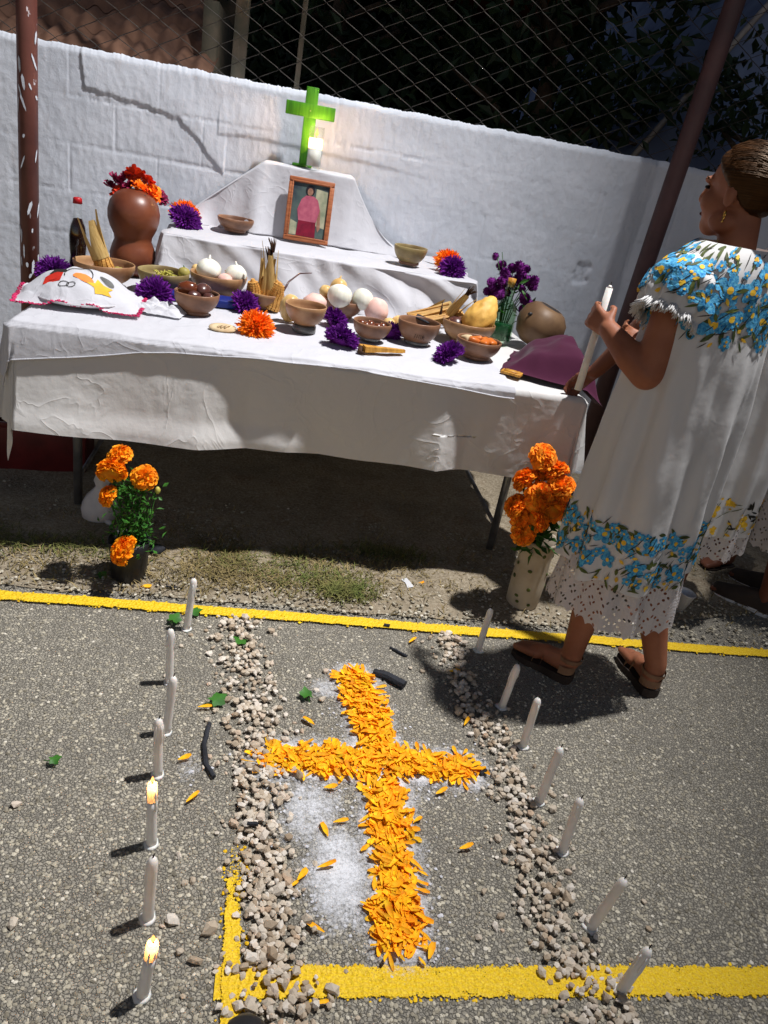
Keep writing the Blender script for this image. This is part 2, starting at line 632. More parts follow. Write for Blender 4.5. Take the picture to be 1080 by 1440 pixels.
greenp = pm('green_paint', rgb(72, 142, 26), rgb(50, 112, 18), rough=0.5, nscale=3, stretch=(30, 30, 3), bump=0.25, bscale=8)
bluem = pm('blue_plastic', rgb(24, 44, 128), rgb(20, 36, 108), rough=0.4)
bagm = pm('white_bag', rgb(226, 224, 226), rgb(206, 204, 208), rough=0.35, bump=0.4, bscale=14, translucent=0.3, bdist=0.01)
paleclay = pm('pale_vase', rgb(196, 184, 166), rgb(172, 158, 138), rough=0.6)
maroonp = pm('maroon_paint', rgb(92, 26, 30), rgb(74, 20, 24), rough=0.5)
skin = pm('skin', rgb(160, 104, 76), rgb(138, 84, 60), rough=0.55, nscale=9, sss=0.2, spec=0.3, bump=0.12, bscale=180, bdist=0.002)
skin_d = pm('darker_skin', rgb(116, 70, 50), rgb(96, 56, 42), rough=0.5, nscale=5, sss=0.1)
lipm = pm('lips', rgb(112, 60, 48), rough=0.4)
eyem = pm('eye_dark', rgb(30, 22, 20), rough=0.2)
sandal = pm('tan_leather', rgb(150, 116, 88), rgb(120, 88, 66), rough=0.55)
solem = pm('dark_sole', rgb(58, 48, 42), rgb(44, 36, 32), rough=0.7)
goldm = pm('gold', rgb(214, 170, 84), rough=0.25, metal=1.0)
pearl = pm('white_plastic', rgb(226, 226, 228), rough=0.3, translucent=0.2)
thr_blue = pm('blue_thread', rgb(96, 178, 208), rgb(24, 112, 172), rough=0.8, nscale=150, island=0.4, bump=0.5, bscale=400, bdist=0.002)
thr_green = pm('green_thread', rgb(92, 102, 48), rgb(54, 66, 34), rough=0.7, island=0.3)
thr_yel = pm('yellow_thread', rgb(232, 190, 56), rgb(208, 158, 40), rough=0.7, island=0.2)
thr_dark = pm('dark_thread', rgb(44, 40, 34), rgb(30, 30, 26), rough=0.7, island=0.3)
thr_pink = pm('pink_thread', rgb(214, 52, 108), rgb(176, 34, 84), rough=0.8, island=0.3)
thr_red = pm('red_thread', rgb(196, 44, 26), rgb(170, 34, 22), rough=0.8, island=0.2)
thr_org = pm('orange_thread', rgb(240, 140, 70), rgb(228, 120, 50), rough=0.8, island=0.2)

hairm, t = newmat('dark_hair')
co = t.coord('Object', (3, 3, 60))
n1 = t.noise(co, 4, 4, 0.6)
t.l(t.ramp(n1, [(0.3, rgb(22, 14, 10)), (0.7, rgb(78, 48, 24))]), t.bsdf.inputs['Base Color'])
t.bsdf.inputs['Roughness'].default_value = 0.5
t.bsdf.inputs['Specular IOR Level'].default_value = 0.3
t.bsdf.inputs['Specular Tint'].default_value = (0.9, 0.6, 0.32, 1)
t.l(t.bump(n1, 0.25, 0.003), t.bsdf.inputs['Normal'])

def thin_glass(name, tint):
    m, t = newmat(name)
    tr = t.n('ShaderNodeBsdfTransparent'); tr.inputs[0].default_value = tint
    gl = t.n('ShaderNodeBsdfGlossy'); gl.inputs['Roughness'].default_value = 0.04
    fr_ = t.n('ShaderNodeLayerWeight'); fr_.inputs[0].default_value = 0.12
    ms = t.n('ShaderNodeMixShader')
    t.l(t.math('MULTIPLY', fr_.outputs['Facing'], 0.55), ms.inputs[0]); t.l(tr.outputs[0], ms.inputs[1]); t.l(gl.outputs[0], ms.inputs[2]); t.l(ms.outputs[0], t.out.inputs[0])
    return m


glass = thin_glass('green_glass', (0.80, 0.90, 0.80, 1))
clearglass = thin_glass('clear_glass', (0.96, 0.97, 0.96, 1))
sodam = pm('dark_soda', rgb(30, 16, 14), rough=0.06, spec=0.6)
redcap = pm('red_cap', rgb(170, 30, 36), rough=0.35)
liquor = pm('green_liquor', rgb(28, 92, 60), rough=0.1, trans=0.5)
waterm = pm('bowl_water', rgb(120, 104, 80), rough=0.05, spec=0.6)

flame, t = newmat('flame')
em = t.n('ShaderNodeEmission')
g = t.n('ShaderNodeTexGradient')
co = t.coord('Generated')
sp = t.n('ShaderNodeSeparateXYZ'); t.l(co, sp.inputs[0])
t.l(t.ramp(sp.outputs[2], [(0.0, (1.0, 0.30, 0.05)), (0.5, (1.0, 0.55, 0.16)), (1.0, (1.0, 0.38, 0.07))]), em.inputs[0])
em.inputs[1].default_value = 2.6
t.l(em.outputs[0], t.out.inputs[0])

# crochet lace with a diamond hole pattern (UV in metres)
def lace_mat(name, col, sc=1.0):
    m, t = newmat(name)
    uv = t.coord('UV')
    s = t.n('ShaderNodeSeparateXYZ'); t.l(uv, s.inputs[0])
    cell = 0.0115 * sc
    fx = t.math('FRACT', t.math('DIVIDE', s.outputs[0], cell))
    fy = t.math('FRACT', t.math('DIVIDE', s.outputs[1], cell))
    dx = t.math('SUBTRACT', fx, 0.5); dy = t.math('SUBTRACT', fy, 0.5)
    r = t.math('SQRT', t.math('ADD', t.math('MULTIPLY', dx, dx), t.math('MULTIPLY', dy, dy)))
    hole = t.math('LESS_THAN', r, 0.37)
    ix = t.math('FLOOR', t.math('DIVIDE', s.outputs[0], cell))
    iy = t.math('FLOOR', t.math('DIVIDE', s.outputs[1], cell))
    # diamonds of period 8 cells
    ax = t.math('ABSOLUTE', t.math('SUBTRACT', t.math('MODULO', t.math('ADD', ix, 8000.0), 8.0), 4.0))
    ay = t.math('ABSOLUTE', t.math('SUBTRACT', t.math('MODULO', t.math('ADD', iy, 8000.0), 8.0), 4.0))
    sm = t.math('ADD', ax, ay)
    ring = t.math('COMPARE', sm, 3.0); ring.node.inputs[2].default_value = 0.4
    ring2 = t.math('COMPARE', sm, 7.0); ring2.node.inputs[2].default_value = 0.4
    msk = t.math('MULTIPLY', hole, t.math('MAXIMUM', ring, ring2))
    # fine net near the band top
    t.bsdf.inputs['Base Color'].default_value = col
    t.bsdf.inputs['Roughness'].default_value = 0.9
    co = t.coord('Object')
    t.l(t.bump(t.math('ADD', t.noise(co, 320, 2), t.math('MULTIPLY', r, -0.8)), 0.5, 0.003), t.bsdf.inputs['Normal'])
    trl = t.n('ShaderNodeBsdfTranslucent'); trl.inputs[0].default_value = col
    m0 = t.n('ShaderNodeMixShader'); m0.inputs[0].default_value = 0.25
    t.l(t.bsdf.outputs[0], m0.inputs[1]); t.l(trl.outputs[0], m0.inputs[2])
    tr = t.n('ShaderNodeBsdfTransparent'); ms = t.n('ShaderNodeMixShader')
    t.l(msk, ms.inputs[0]); t.l(m0.outputs[0], ms.inputs[1]); t.l(tr.outputs[0], ms.inputs[2])
    t.l(ms.outputs[0], t.out.inputs[0])
    return m


lace = lace_mat('crochet_lace', (0.74, 0.70, 0.69, 1))

pebm, t = newmat('limestone_pebble')
oi = t.n('ShaderNodeObjectInfo'); g = t.n('ShaderNodeNewGeometry')
rr = t.math('FRACT', t.math('ADD', oi.outputs['Random'], g.outputs['Random Per Island']))
c = t.ramp(rr, [(0.0, rgb(158, 138, 114)), (0.25, rgb(190, 174, 152)), (0.6, rgb(210, 198, 180)), (0.85, rgb(228, 220, 208)), (1.0, rgb(196, 166, 136))])
co = t.coord('Object')
n1 = t.noise(co, 60, 5, 0.7)
t.l(t.mix(t.ramp(n1, [(0.45, (0, 0, 0)), (0.75, (0.6, 0.6, 0.6))]), c, rgb(186, 166, 142)), t.bsdf.inputs['Base Color'])
t.bsdf.inputs['Roughness'].default_value = 0.9
t.l(t.bump(t.noise(co, 160, 5, 0.7), 0.5, 0.004), t.bsdf.inputs['Normal'])
aggm, t = newmat('aggregate_stone')
g = t.n('ShaderNodeNewGeometry')
c = t.ramp(g.outputs['Random Per Island'], [(0.0, rgb(106, 100, 86)), (0.3, rgb(150, 142, 124)), (0.7, rgb(178, 170, 150)), (0.96, rgb(198, 190, 170)), (1.0, rgb(220, 213, 198))])
t.l(c, t.bsdf.inputs['Base Color']); t.bsdf.inputs['Roughness'].default_value = 0.8
limestone = pm('lime_dusted_stone', rgb(214, 214, 218), rgb(190, 190, 194), rough=0.95, island=0.12)
ystone = pm('painted_stone', rgb(248, 210, 24), rgb(224, 174, 10), rough=0.6, island=0.15)

# wax that lets through the flame's light and the added lamp inside
waxglow = pm('translucent_wax', rgb(250, 236, 214), rough=0.4, translucent=0.65)
darkpole = pm('dark_brown_painted_steel', rgb(58, 40, 42), rgb(76, 52, 52), rough=0.5, nscale=6, bump=0.15, bscale=20)
# ------------------------------------------------------------------ ground
WALL_Y = 4.0
TZ = 0.78


def sheet(name, mat, poly_fn, nu, nv, z, attr=None):
    """poly_fn(u,v)->(x,y); attr(x,y,u,v)->float stored per vertex"""
    b = MB()
    vals = []

    def fn(u, v):
        x, y = poly_fn(u, v)
        if attr:
            vals.append(attr[1](x, y, u, v))
        return (x, y, z)
    b.grid(fn, nu, nv)
    o = b.build(name, mat, smooth=True)
    if attr:
        at = o.data.attributes.new(attr[0], 'FLOAT', 'POINT')
        at.data.foreach_set('value', vals)
    return o


b = MB()
b.add([(-120, -120, 0), (120, -120, 0), (120, 120, 0), (-120, 120, 0)], [(0, 1, 2, 3)])
ground = struct(b.build('ground', asphalt))


def soil_fn(u, v):
    x = lerp(-6, 9, u)
    y0 = 2.165 + 0.03 * nz(x * 4, 3) + 0.02 * nz(x * 13, 7) + max(0, x - 1.2) * 0.25
    y = lerp(y0, WALL_Y + 0.02, v)
    return x, y


b = MB()
b.grid(lambda u, v: soil_fn(u, v) + (0.004 + 0.022 * sstep(0, 0.15, v) * (0.6 + 0.6 * fbm(*[q * 5 for q in soil_fn(u, v)])) * sstep(1, 0.93, v),), 260, 36)
soil_o = struct(b.build('soil_strip', soil))


def paint_edge(x, y, u, v):
    e = min(v, 1 - v)
    return lerp(-0.35, 0.18, sstep(0.0, 0.22, e))


def far_line(u, v):
    x = lerp(-3.5, 6.0, u)
    return x, 2.1 + (v - 0.5) * 0.062 + 0.006 * nz(x * 2.0, 1)


def near_line(u, v):
    x = lerp(0.02, 4.5, u)
    return x, 0.888 + (v - 0.5) * 0.078 + 0.004 * nz(x * 2.0, 5)


def side_line(u, v):
    y = lerp(0.72, 1.42, u)
    return 0.050 - 0.02 * (y - 0.87) / 0.5 + (v - 0.5) * 0.042, y


far_o = struct(sheet('yellow_line', ypaint, far_line, 200, 6, 0.0085, ('edge', paint_edge)))
near_o = struct(sheet('yellow_line', ypaint, near_line, 120, 6, 0.004, ('edge', paint_edge)))
side_o = struct(sheet('yellow_line', ypaint, side_line, 40, 6, 0.0075,
                      ('edge', lambda x, y, u, v: paint_edge(x, y, u, v) - sstep(0.95, 1.35, y) * 0.5)))

# lime powder spread round the petal cross
CROSS_SEGS = [((0.355, 1.80), (0.405, 1.46), 0.048), ((0.405, 1.46), (0.395, 1.2), 0.046), ((0.395, 1.2), (0.388, 0.985), 0.046),
              ((0.125, 1.46), (0.405, 1.468), 0.05), ((0.405, 1.468), (0.62, 1.452), 0.045)]


def seg_dist(x, y, s):
    (ax, ay), (bx, by), w = s
    dx, dy = bx - ax, by - ay
    tt = max(0, min(1, ((x - ax) * dx + (y - ay) * dy) / (dx * dx + dy * dy)))
    return math.hypot(x - ax - dx * tt, y - ay - dy * tt)


def lime_density(x, y):
    d = min(seg_dist(x, y, s) - s[2] for s in CROSS_SEGS)
    v = 0.80 * math.exp(-max(d, 0) / 0.045)
    for cx, cy, rx, ry, k in ((0.27, 1.13, 0.095, 0.16, 0.9), (0.21, 1.30, 0.11, 0.14, 0.72), (0.30, 1.02, 0.05, 0.07, 0.6), (0.27, 1.75, 0.07, 0.06, 0.62),
                              (0.62, 1.40, 0.06, 0.05, 0.5), (0.12, 1.40, 0.06, 0.08, 0.5), (-0.09, 1.42, 0.05, 0.08, 0.42), (0.5, 1.36, .05, .06, .45)):
        q = ((x - cx) / rx) ** 2 + ((y - cy) / ry) ** 2
        v = max(v, k * math.exp(-q))
    return min(v, 1.0)


lime_o = stuff(sheet('lime_powder', lime, lambda u, v: (lerp(-0.2, 0.8, u), lerp(0.84, 1.95, v)), 125, 139, 0.0055,
                     ('dens', lambda x, y, u, v: lime_density(x, y))))
tag(lime_o, 'white lime powder dusted on the asphalt around the orange petal cross', 'powder')


# stones of the surface itself, half sunk in the asphalt
def ico(sub=1):
    bm = bmesh.new()
    bmesh.ops.create_icosphere(bm, subdivisions=sub, radius=1)
    bm.verts.index_update()
    vs_ = np.array([v.co[:] for v in bm.verts])
    fs_ = [tuple(v.index for v in f.verts) for f in bm.faces]
    bm.free()
    return vs_, fs_


ICO1, ICOF1 = ico(1)


def pebble_shape(rng, flat=0.7, rough=0.25):
    s = np.array([rng.uniform(0.8, 1.25), rng.uniform(0.7, 1.05), rng.uniform(flat - 0.15, flat + 0.15)])
    v = ICO1 * (1 + rng.uniform(-rough, rough, (len(ICO1), 1))) * s
    return v


def stones_mesh(name, mat, pts, rng, flat=0.5, rough=0.22, parent=None):
    V, F = [], []
    o = 0
    for (x, y, z, r) in pts:
        v = pebble_shape(rng, flat, rough) * r
        a = rng.uniform(0, 2 * PI)
        ca, sa = math.cos(a), math.sin(a)
        vx = v[:, 0] * ca - v[:, 1] * sa + x
        vy = v[:, 0] * sa + v[:, 1] * ca + y
        V.append(np.stack([vx, vy, v[:, 2] + z], 1))
        F.extend([(i + o, j + o, k + o) for i, j, k in ICOF1])
        o += len(v)
    me = bpy.data.meshes.new(name)
    me.from_pydata(np.concatenate(V).tolist(), [], F)
    me.materials.append(mat)
    ob = bpy.data.objects.new(name, me)
    COL.objects.link(ob)
    if parent:
        ob.parent = parent
    return ob


rng = np.random.default_rng(5)
agg, limy, yel1, yel2, yel3 = [], [], [], [], []
for i in range(21000):
    y = 0.72 + 1.45 * rng.random() ** 1.35
    x = rng.uniform(-0.35 - 0.42 * y, 0.75 + 0.62 * y)
    r = rng.uniform(0.0022, 0.0052) * (1.25 if rng.random() < 0.1 else 1)
    p = (x, y, r * 0.12, r)
    ly = (y - 2.1) / 0.031
    if abs(ly) < 1 and rng.random() < 0.85:
        yel1.append((x, y, 0.006, r * 1.1))
    elif 0.852 < y < 0.924 and x > 0.03 and rng.random() < 0.85:
        yel2.append((x, y, r * .3, r))
    elif abs(x - (0.053 - 0.02 * (y - 0.87) / 0.5)) < 0.028 and y < 1.2 and rng.random() < 0.8:
        yel3.append((x, y, r * .5, r))
    elif rng.random() < lime_density(x, y) * 0.9 - 0.1:
        limy.append((x, y, 0.002, r))
    else:
        agg.append(p)
a = stuff(stones_mesh('aggregate_stones', aggm, agg, rng)); a.parent = ground
a = stuff(stones_mesh('lime_dusted_stones', limestone, limy, rng)); a.parent = lime_o
for pts, par in ((yel1, far_o), (yel2, near_o), (yel3, side_o)):
    a = stuff(stones_mesh('painted_stones', ystone, pts, rng)); a.parent = par

# gravel and dry grass on the soil strip
pts = []
for i in range(3600):
    y = 2.15 + 0.75 * rng.random() ** 1.6
    x = rng.uniform(-1.2, 2.6)
    r = rng.uniform(0.003, 0.008)
    pts.append((x, y, 0.012 + 0.004 * (y - 2.1), r))
a = stuff(stones_mesh('soil_gravel', aggm, pts, rng)); a.parent = soil_o


def grass_patch(name, mat, n, spots, hgt, label):
    V, F = [], []
    for i in range(n):
        cx, cy, sx, sy = spots[i % len(spots)]
        x, y = random.gauss(cx, sx), max(2.15, random.gauss(cy, sy))
        h = hgt * random.uniform(0.4, 1.3)
        a = random.uniform(0, 2 * PI)
        lean = random.uniform(0.5, 2.2)
        w = random.uniform(0.0012, 0.0026)
        dx, dy = math.cos(a), math.sin(a)
        z0 = 0.01
        p0 = Vector((x, y, z0)); p1 = p0 + Vector((dx * h * lean * .4, dy * h * lean * .4, h * .55)); p2 = p0 + Vector((dx * h * lean, dy * h * lean, h * .75))
        s = Vector((-dy, dx, 0)) * w
        o = len(V)
        V += [p0 - s, p0 + s, p1 + s * .8, p1 - s * .8, p2]
        F += [(o, o + 1, o + 2, o + 3), (o + 3, o + 2, o + 4)]
    b = MB(); b.add(V, F)
    ob = stuff(b.build(name, mat, smooth=False))
    tag(ob, label, 'grass')
    return ob


gd = grass_patch('dry_grass', drygrass, 9000, [(-0.2, 2.45, 0.25, 0.12), (0.15, 2.42, 0.25, 0.12), (-0.7, 2.4, 0.3, 0.13), (0.5, 2.5, 0.3, 0.12), (1.6, 2.7, 0.6, .25), (-0.05, 2.35, 0.15, 0.07)], 0.022,
                 'dry straw and trampled grass on the soil before the table')
gg = grass_patch('green_grass', greengrass, 3200, [(0.27, 2.33, 0.10, 0.05), (0.05, 2.42, 0.12, 0.05), (-0.55, 2.42, 0.09, 0.04), (-0.85, 2.42, 0.08, 0.04), (0.36, 2.27, 0.05, 0.03), (0.55, 2.58, .1, .03)], 0.03,
                 'short green grass tufts between the yellow line and the table')

# ------------------------------------------------------------------ whitewashed wall
WX0, WX1, WTOP = -3.2, 4.6, 1.615
rngw = np.random.default_rng(3)


def wall_relief(x, z):
    # block courses 0.2 m, joints staggered
    d = 0.0
    course = math.floor((z - 0.02) / 0.2)
    fz = (z - 0.02) - course * 0.2
    jz = min(fz, 0.2 - fz)
    jit = 0.006 * nz(x * 3.1, course * 3.3)
    strength = 0.1 + 0.7 * sstep(0.0, 0.35, nz(x * 1.3, course * 7.7))
    d -= 0.007 * strength * math.exp(-((jz + jit) / 0.0055) ** 2)
    off = 0.2 if course % 2 else 0.0
    fx = (x + off + 10) % 0.4
    jx = min(fx, 0.4 - fx)
    sv = sstep(0.0, 0.4, nz(math.floor((x + off + 10) / 0.4) * 5.1, course * 3.7))
    d -= 0.0035 * sv * math.exp(-((jx + 0.004 * nz(z * 9, x)) / 0.007) ** 2)
    # plaster lumps
    d += 0.0028 * fbm(x * 2.2, z * 2.6, 1.7, 2) + 0.0014 * fbm(x * 9, z * 10, 4.2, 3) + 0.0014 * fbm(x * 40, z * 26, 2.2)
    # vertical brush drips
    d += 0.0020 * nz(x * 34, z * 3.0, 9.0) * (0.4 + nz(x * 2, z * 2, 5))
    # raised plaster patch, top left: broken edge running down to the right
    zl = interp(x, [-0.95, -0.93, -0.72, -0.52, -0.42, -0.36, -0.3], [1.62, 1.455, 1.44, 1.405, 1.33, 1.26, 1.2]) + 0.012 * nz(x * 22, 2.2)
    if -0.95 < x < -0.3:
        d += 0.0075 * sstep(-0.003, 0.004, z - zl + .004 * nz(x * 60, 3)) * sstep(-0.95, -0.945, x) * sstep(0.25, 0.05, z - zl)
    # ridge to the right of it
    zr = interp(x, [-0.34, -0.2, 0.1, 0.35, 0.9], [1.37, 1.385, 1.37, 1.365, 1.33]) + 0.006 * nz(x * 14, 5.2)
    if -0.34 < x < 0.9:
        d += 0.005 * sstep(-0.004, 0.006, z - zr) * sstep(0.16, 0.05, z - zr) * sstep(0.9, 0.3, x)
    # chipped hollow on the right
    q = math.hypot((x - 1.585) / 0.045, (z - 1.03) / 0.07)
    d -= 0.010 * sstep(1.1, 0.6, q + 0.5 * nz(x * 28, z * 28))
    q = math.hypot((x - 0.02) / 0.035, (z - 1.26) / 0.04)
    return d


b = MB()
NX, NZ = 860, 190
VX0, VX1 = -1.6, 2.6
top_jag = [0.006 * nz(i * 0.13, 7.7) + 0.005 * nz(i * .6, 2) for i in range(NX + 1)]
vv = []
for j in range(NZ + 1):
    for i in range(NX + 1):
        x = lerp(VX0, VX1, i / NX)
        z = (WTOP + top_jag[i]) * j / NZ
        vv.append((x, WALL_Y - (wall_relief(x, z) if j > 20 else 0.0) + (0.012 * sstep(0.985, 1, j / NZ)), z))
ff = [(j * (NX + 1) + i, j * (NX + 1) + i + 1, (j + 1) * (NX + 1) + i + 1, (j + 1) * (NX + 1) + i) for j in range(NZ) for i in range(NX)]
b.add(vv, ff)
o0 = len(b.v)
back = WALL_Y + 0.16
tr_ = NZ * (NX + 1)
# top and back of the visible stretch
b.v += [(lerp(VX0, VX1, i / NX), back, WTOP + top_jag[i]) for i in range(NX + 1)]
for i in range(NX):
    b.f.append((tr_ + i, tr_ + i + 1, o0 + i + 1, o0 + i)); b.m.append(0)
b.add([(VX0, back, 0), (VX1, back, 0), (VX1, back, WTOP - .01), (VX0, back, WTOP - .01)], [(1, 0, 3, 2)])
# plain ends beyond
for x0, x1 in ((WX0, VX0), (VX1, WX1)):
    b.box(((x0 + x1) / 2, WALL_Y + 0.08, WTOP / 2), (x1 - x0, 0.16, WTOP))
wall = b.build('block_wall', wallm)
tag(wall, 'low whitewashed block wall with rough plaster behind the altar', 'wall')

# ------------------------------------------------------------------ poles
pl = thing('steel_pole', 'brown steel pole with white paint splashes at the left end of the table', 'pole', (-1.15, 3.82, 0))
b = MB(); b.tube([(0, 0, 0), (0.035, 0, 1.7), (0.06, 0, 3.4)], 0.041, 20); b.build('shaft', polem, pl)
b = MB(); b.lathe([(0.0, 0.0), (0.07, 0.0), (0.075, 0.03), (0.048, 0.05), (0.0, 0.05)], 18); b.build('concrete_foot', wallm, pl)
b = MB()
for k in range(26):
    z = random.uniform(0.6, 1.62); an = R(random.uniform(200, 350))
    c = Vector((0.035 * z / 1.7 + 0.0418 * math.cos(an), 0.0418 * math.sin(an), z))
    tdir = Vector((-math.sin(an), math.cos(an), 0)); up = Vector((0, 0, 1))
    L, w = random.uniform(.008, .035), random.uniform(.003, .007)
    tilt = tdir * random.uniform(-.4, .4)
    nrm = Vector((math.cos(an), math.sin(an), 0)) * .001
    b.add([c + (up + tilt) * L * q + tdir * w * s + nrm for q, s in ((-1, 0), (-.5, -.8), (.6, -1), (1, 0), (.5, .9), (-.6, .8))], [(0, 1, 2, 3, 4, 5)])
stuff(b.build('whitewash_splashes', wallm, pl))

pr = thing('steel_pole', 'dark brown steel pole standing at the right end of the table', 'pole', (1.765, 3.75, 0))
b = MB(); b.tube([(0, 0, 0), (0.035, 0, 1.15), (0.075, 0, 2.3), (0.12, 0, 3.6)], 0.044, 20); b.build('shaft', darkpole, pr)
b = MB(); b.lathe([(0.0, 0.0), (0.075, 0.0), (0.078, 0.03), (0.05, 0.05), (0.0, 0.05)], 18); b.build('concrete_foot', wallm, pr)

# ------------------------------------------------------------------ chain link fence above the wall
FY = WALL_Y + 0.07
fe = thing('chain_link_fence', 'chain link wire fence standing on top of the white wall', 'fence', (0, FY, WTOP - 0.03))
b = MB()
P = 0.09
nw = int(6.2 / P)
for i in range(nw):
    x0 = -2.2 + i * P
    pts = []
    for k in range(42):
        zz = k * P * 0.55
        sgn = 1 if (k + i) % 2 else -1
        sag = 0.010 * nz(x0 * 1.3, zz * 1.5)
        xx = x0 + sgn * P * 0.5 + sag
        pts.append((xx - sgn * 0.008, sgn * 0.003 + 0.03 * nz(x0, zz * .8, 4), zz - 0.006))
        pts.append((xx, sgn * -0.004 + 0.03 * nz(x0, zz * .8, 4), zz))
        pts.append((xx - sgn * 0.008, -sgn * 0.003 + 0.03 * nz(x0, zz * .8, 4), zz + 0.006))
    b.tube(pts, 0.0019, 4, caps=False)
b.build('wire_mesh', wire, fe)
for px, r in ((-0.275, 0.033), (0.0, 0.012), (2.9, 0.033), (-2.1, 0.033)):
    b = MB(); b.tube([(px, 0.05, 0), (px + .02, 0.05, 2.1)], r, 14); b.build('post' if r > .02 else 'stay_rod', postm, fe)

# ------------------------------------------------------------------ shed with rusty roof sheets behind the wall, left
sh = thing('shed', 'rusty corrugated shed roof seen through the fence, upper left', 'shed', (0, 0, 0))
for k in range(7):
    y0, z0 = 4.45 + k * 0.30, 1.50 + k * 0.13
    b = MB()

    def fn(u, v, k=k, y0=y0, z0=z0):
        x = lerp(-3.2, -0.42 - 0.03 * k + 0.02 * nz(k), u)
        yy = lerp(y0, y0 + 0.34, v)
        zz = lerp(z0, z0 + 0.125, v) + 0.016 * math.sin(x * 2 * PI / 0.11) + 0.012 * nz(x * 3, k) - 0.05 * sstep(0.12, 0, v)
        return (x, yy, zz + 0.035 * (1 - v))
    b.grid(fn, 260, 6)
    b.build('roof_sheet', rustroof, sh)
b = MB(); b.box((-1.8, 4.9, 0.72), (2.7, 0.1, 1.44)); b.build('front_wall', postm, sh)
b = MB(); b.box((-1.8, 6.6, 1.1), (2.7, 0.1, 2.2)); b.build('rear_wall', postm, sh)
b = MB(); b.box((-0.5, 5.75, 1.0), (0.08, 1.5, 2.0)); b.build('end_wall', postm, sh)

# dark house gable, upper right, pale barge board
hs = thing('house', 'dark house gable with a pale sloping roof edge, upper right behind the fence', 'house', (0, 6.2, 0))
b = MB()
g = [(2.62, 0), (8.5, 0), (8.5, 2.2), (5.6, 6.6), (2.62, 1.72)]
b.add([(x, 0, z) for x, z in g] + [(x, 5, z) for x, z in g], [(4, 3, 2, 1, 0), (5, 6, 7, 8, 9)] + [(i, (i + 1) % 5, (i + 1) % 5 + 5, i + 5) for i in range(5)])
b.build('gable_wall', darkhouse, hs, smooth=False)
b = MB(); b.tube([(2.5, -0.06, 1.56), (5.6, -0.06, 6.64)], 0.022, 6); b.build('barge_board', palewood, hs)
b = MB(); b.box((4.4, -0.02, 1.2), (0.8, 0.06, 1.0)); b.build('window', sodam, hs)


# trees behind the fence
def leaf_quad(b, p, d, L, w):
    d = d.normalized()
    s = d.orthogonal().normalized()
    s = (Matrix.Rotation(random.uniform(0, 2 * PI), 3, d) @ s) * w
    nrm = d.cross(s).normalized() * L * .12
    b.add([p, p + d * L * .45 + s + nrm, p + d * L, p + d * L * .45 - s + nrm], [(0, 1, 2, 3)])


def tree(loc, h, cr, n, label, L=0.10):
    t_ = thing('tree', label, 'tree', loc)
    b = MB()
    pts = [(0, 0, 0), (0.05, 0.03, h * 0.3), (0.02, -0.05, h * 0.6), (0.1, 0, h * 0.9)]
    b.tube(pts, [0.14, 0.11, 0.08, 0.03], 10)
    ends = []
    for k in range(11):
        an = random.uniform(0, 2 * PI); z = h * random.uniform(0.3, 0.75)
        e = Vector((math.cos(an) * cr * .8, math.sin(an) * cr * .8, z + random.uniform(-.2, .7)))
        b.tube([(0.03, 0, z), e * .5 + Vector((0, 0, z * .5 + .1)), e], [.05, .03, .01], 6)
        ends.append(e)
    b.build('trunk', barkm, t_)
    b = MB()
    ctr = Vector((0, 0, h * 0.68))
    clumps = [ctr + Vector((random.gauss(0, cr * .55), random.gauss(0, cr * .5), random.gauss(0, h * .24))) for _ in range(46)]
    for i in range(n):
        c = random.choice(clumps)
        p = c + Vector((random.gauss(0, .16), random.gauss(0, .16), random.gauss(0, .13)))
        d = Vector((random.uniform(-1, 1), random.uniform(-1, 1), random.uniform(-1.4, .3)))
        leaf_quad(b, p, d, L * random.uniform(.6, 1.3), L * random.uniform(.16, .26))
    b.build('crown', leafm, t_, smooth=False)
    return t_


tree((1.9, 6.6, 0), 3.4, 1.1, 3600, 'dark leafy tree behind the fence above the middle of the wall', 0.16)
tree((3.4, 5.3, 0), 2.3, 0.7, 2600, 'low dark bush behind the fence beside the right pole', 0.10)
tree((0.3, 8.2, 0), 4.0, 1.2, 2600, 'far dark tree behind the fence above the green cross', 0.16)
# ------------------------------------------------------------------ table
XL, XR, YF, YB = -0.775, 1.10, 2.455, 3.93
tb = thing('folding_table', 'long folding table with grey steel legs under the white cloths', 'table', (0.15, 3.2, 0))
b = MB(); b.box((0, (YF + YB) / 2 - 3.2, TZ - 0.03), (XR - XL - 0.02, YB - YF - 0.02, 0.03), bev=0.006); b.build('table_top', tablew, tb)
for lx, ly in ((-0.67, 2.75), (1.0, 2.71), (-0.67, 3.8), (1.0, 3.8)):
    b = MB(); b.tube([(lx - 0.15, ly - 3.2, 0.0), (lx - 0.15, ly - 3.2, TZ - 0.045)], 0.0165, 14); b.build('leg', steel, tb)
b = MB(); b.tube([(-0.82, -0.45, 0.12), (-0.82, 0.6, 0.12)], 0.009, 8); b.build('brace', steel, tb)
b = MB(); b.tube([(0.85, -0.49, 0.12), (0.85, 0.6, 0.12)], 0.009, 8); b.build('brace', steel, tb)


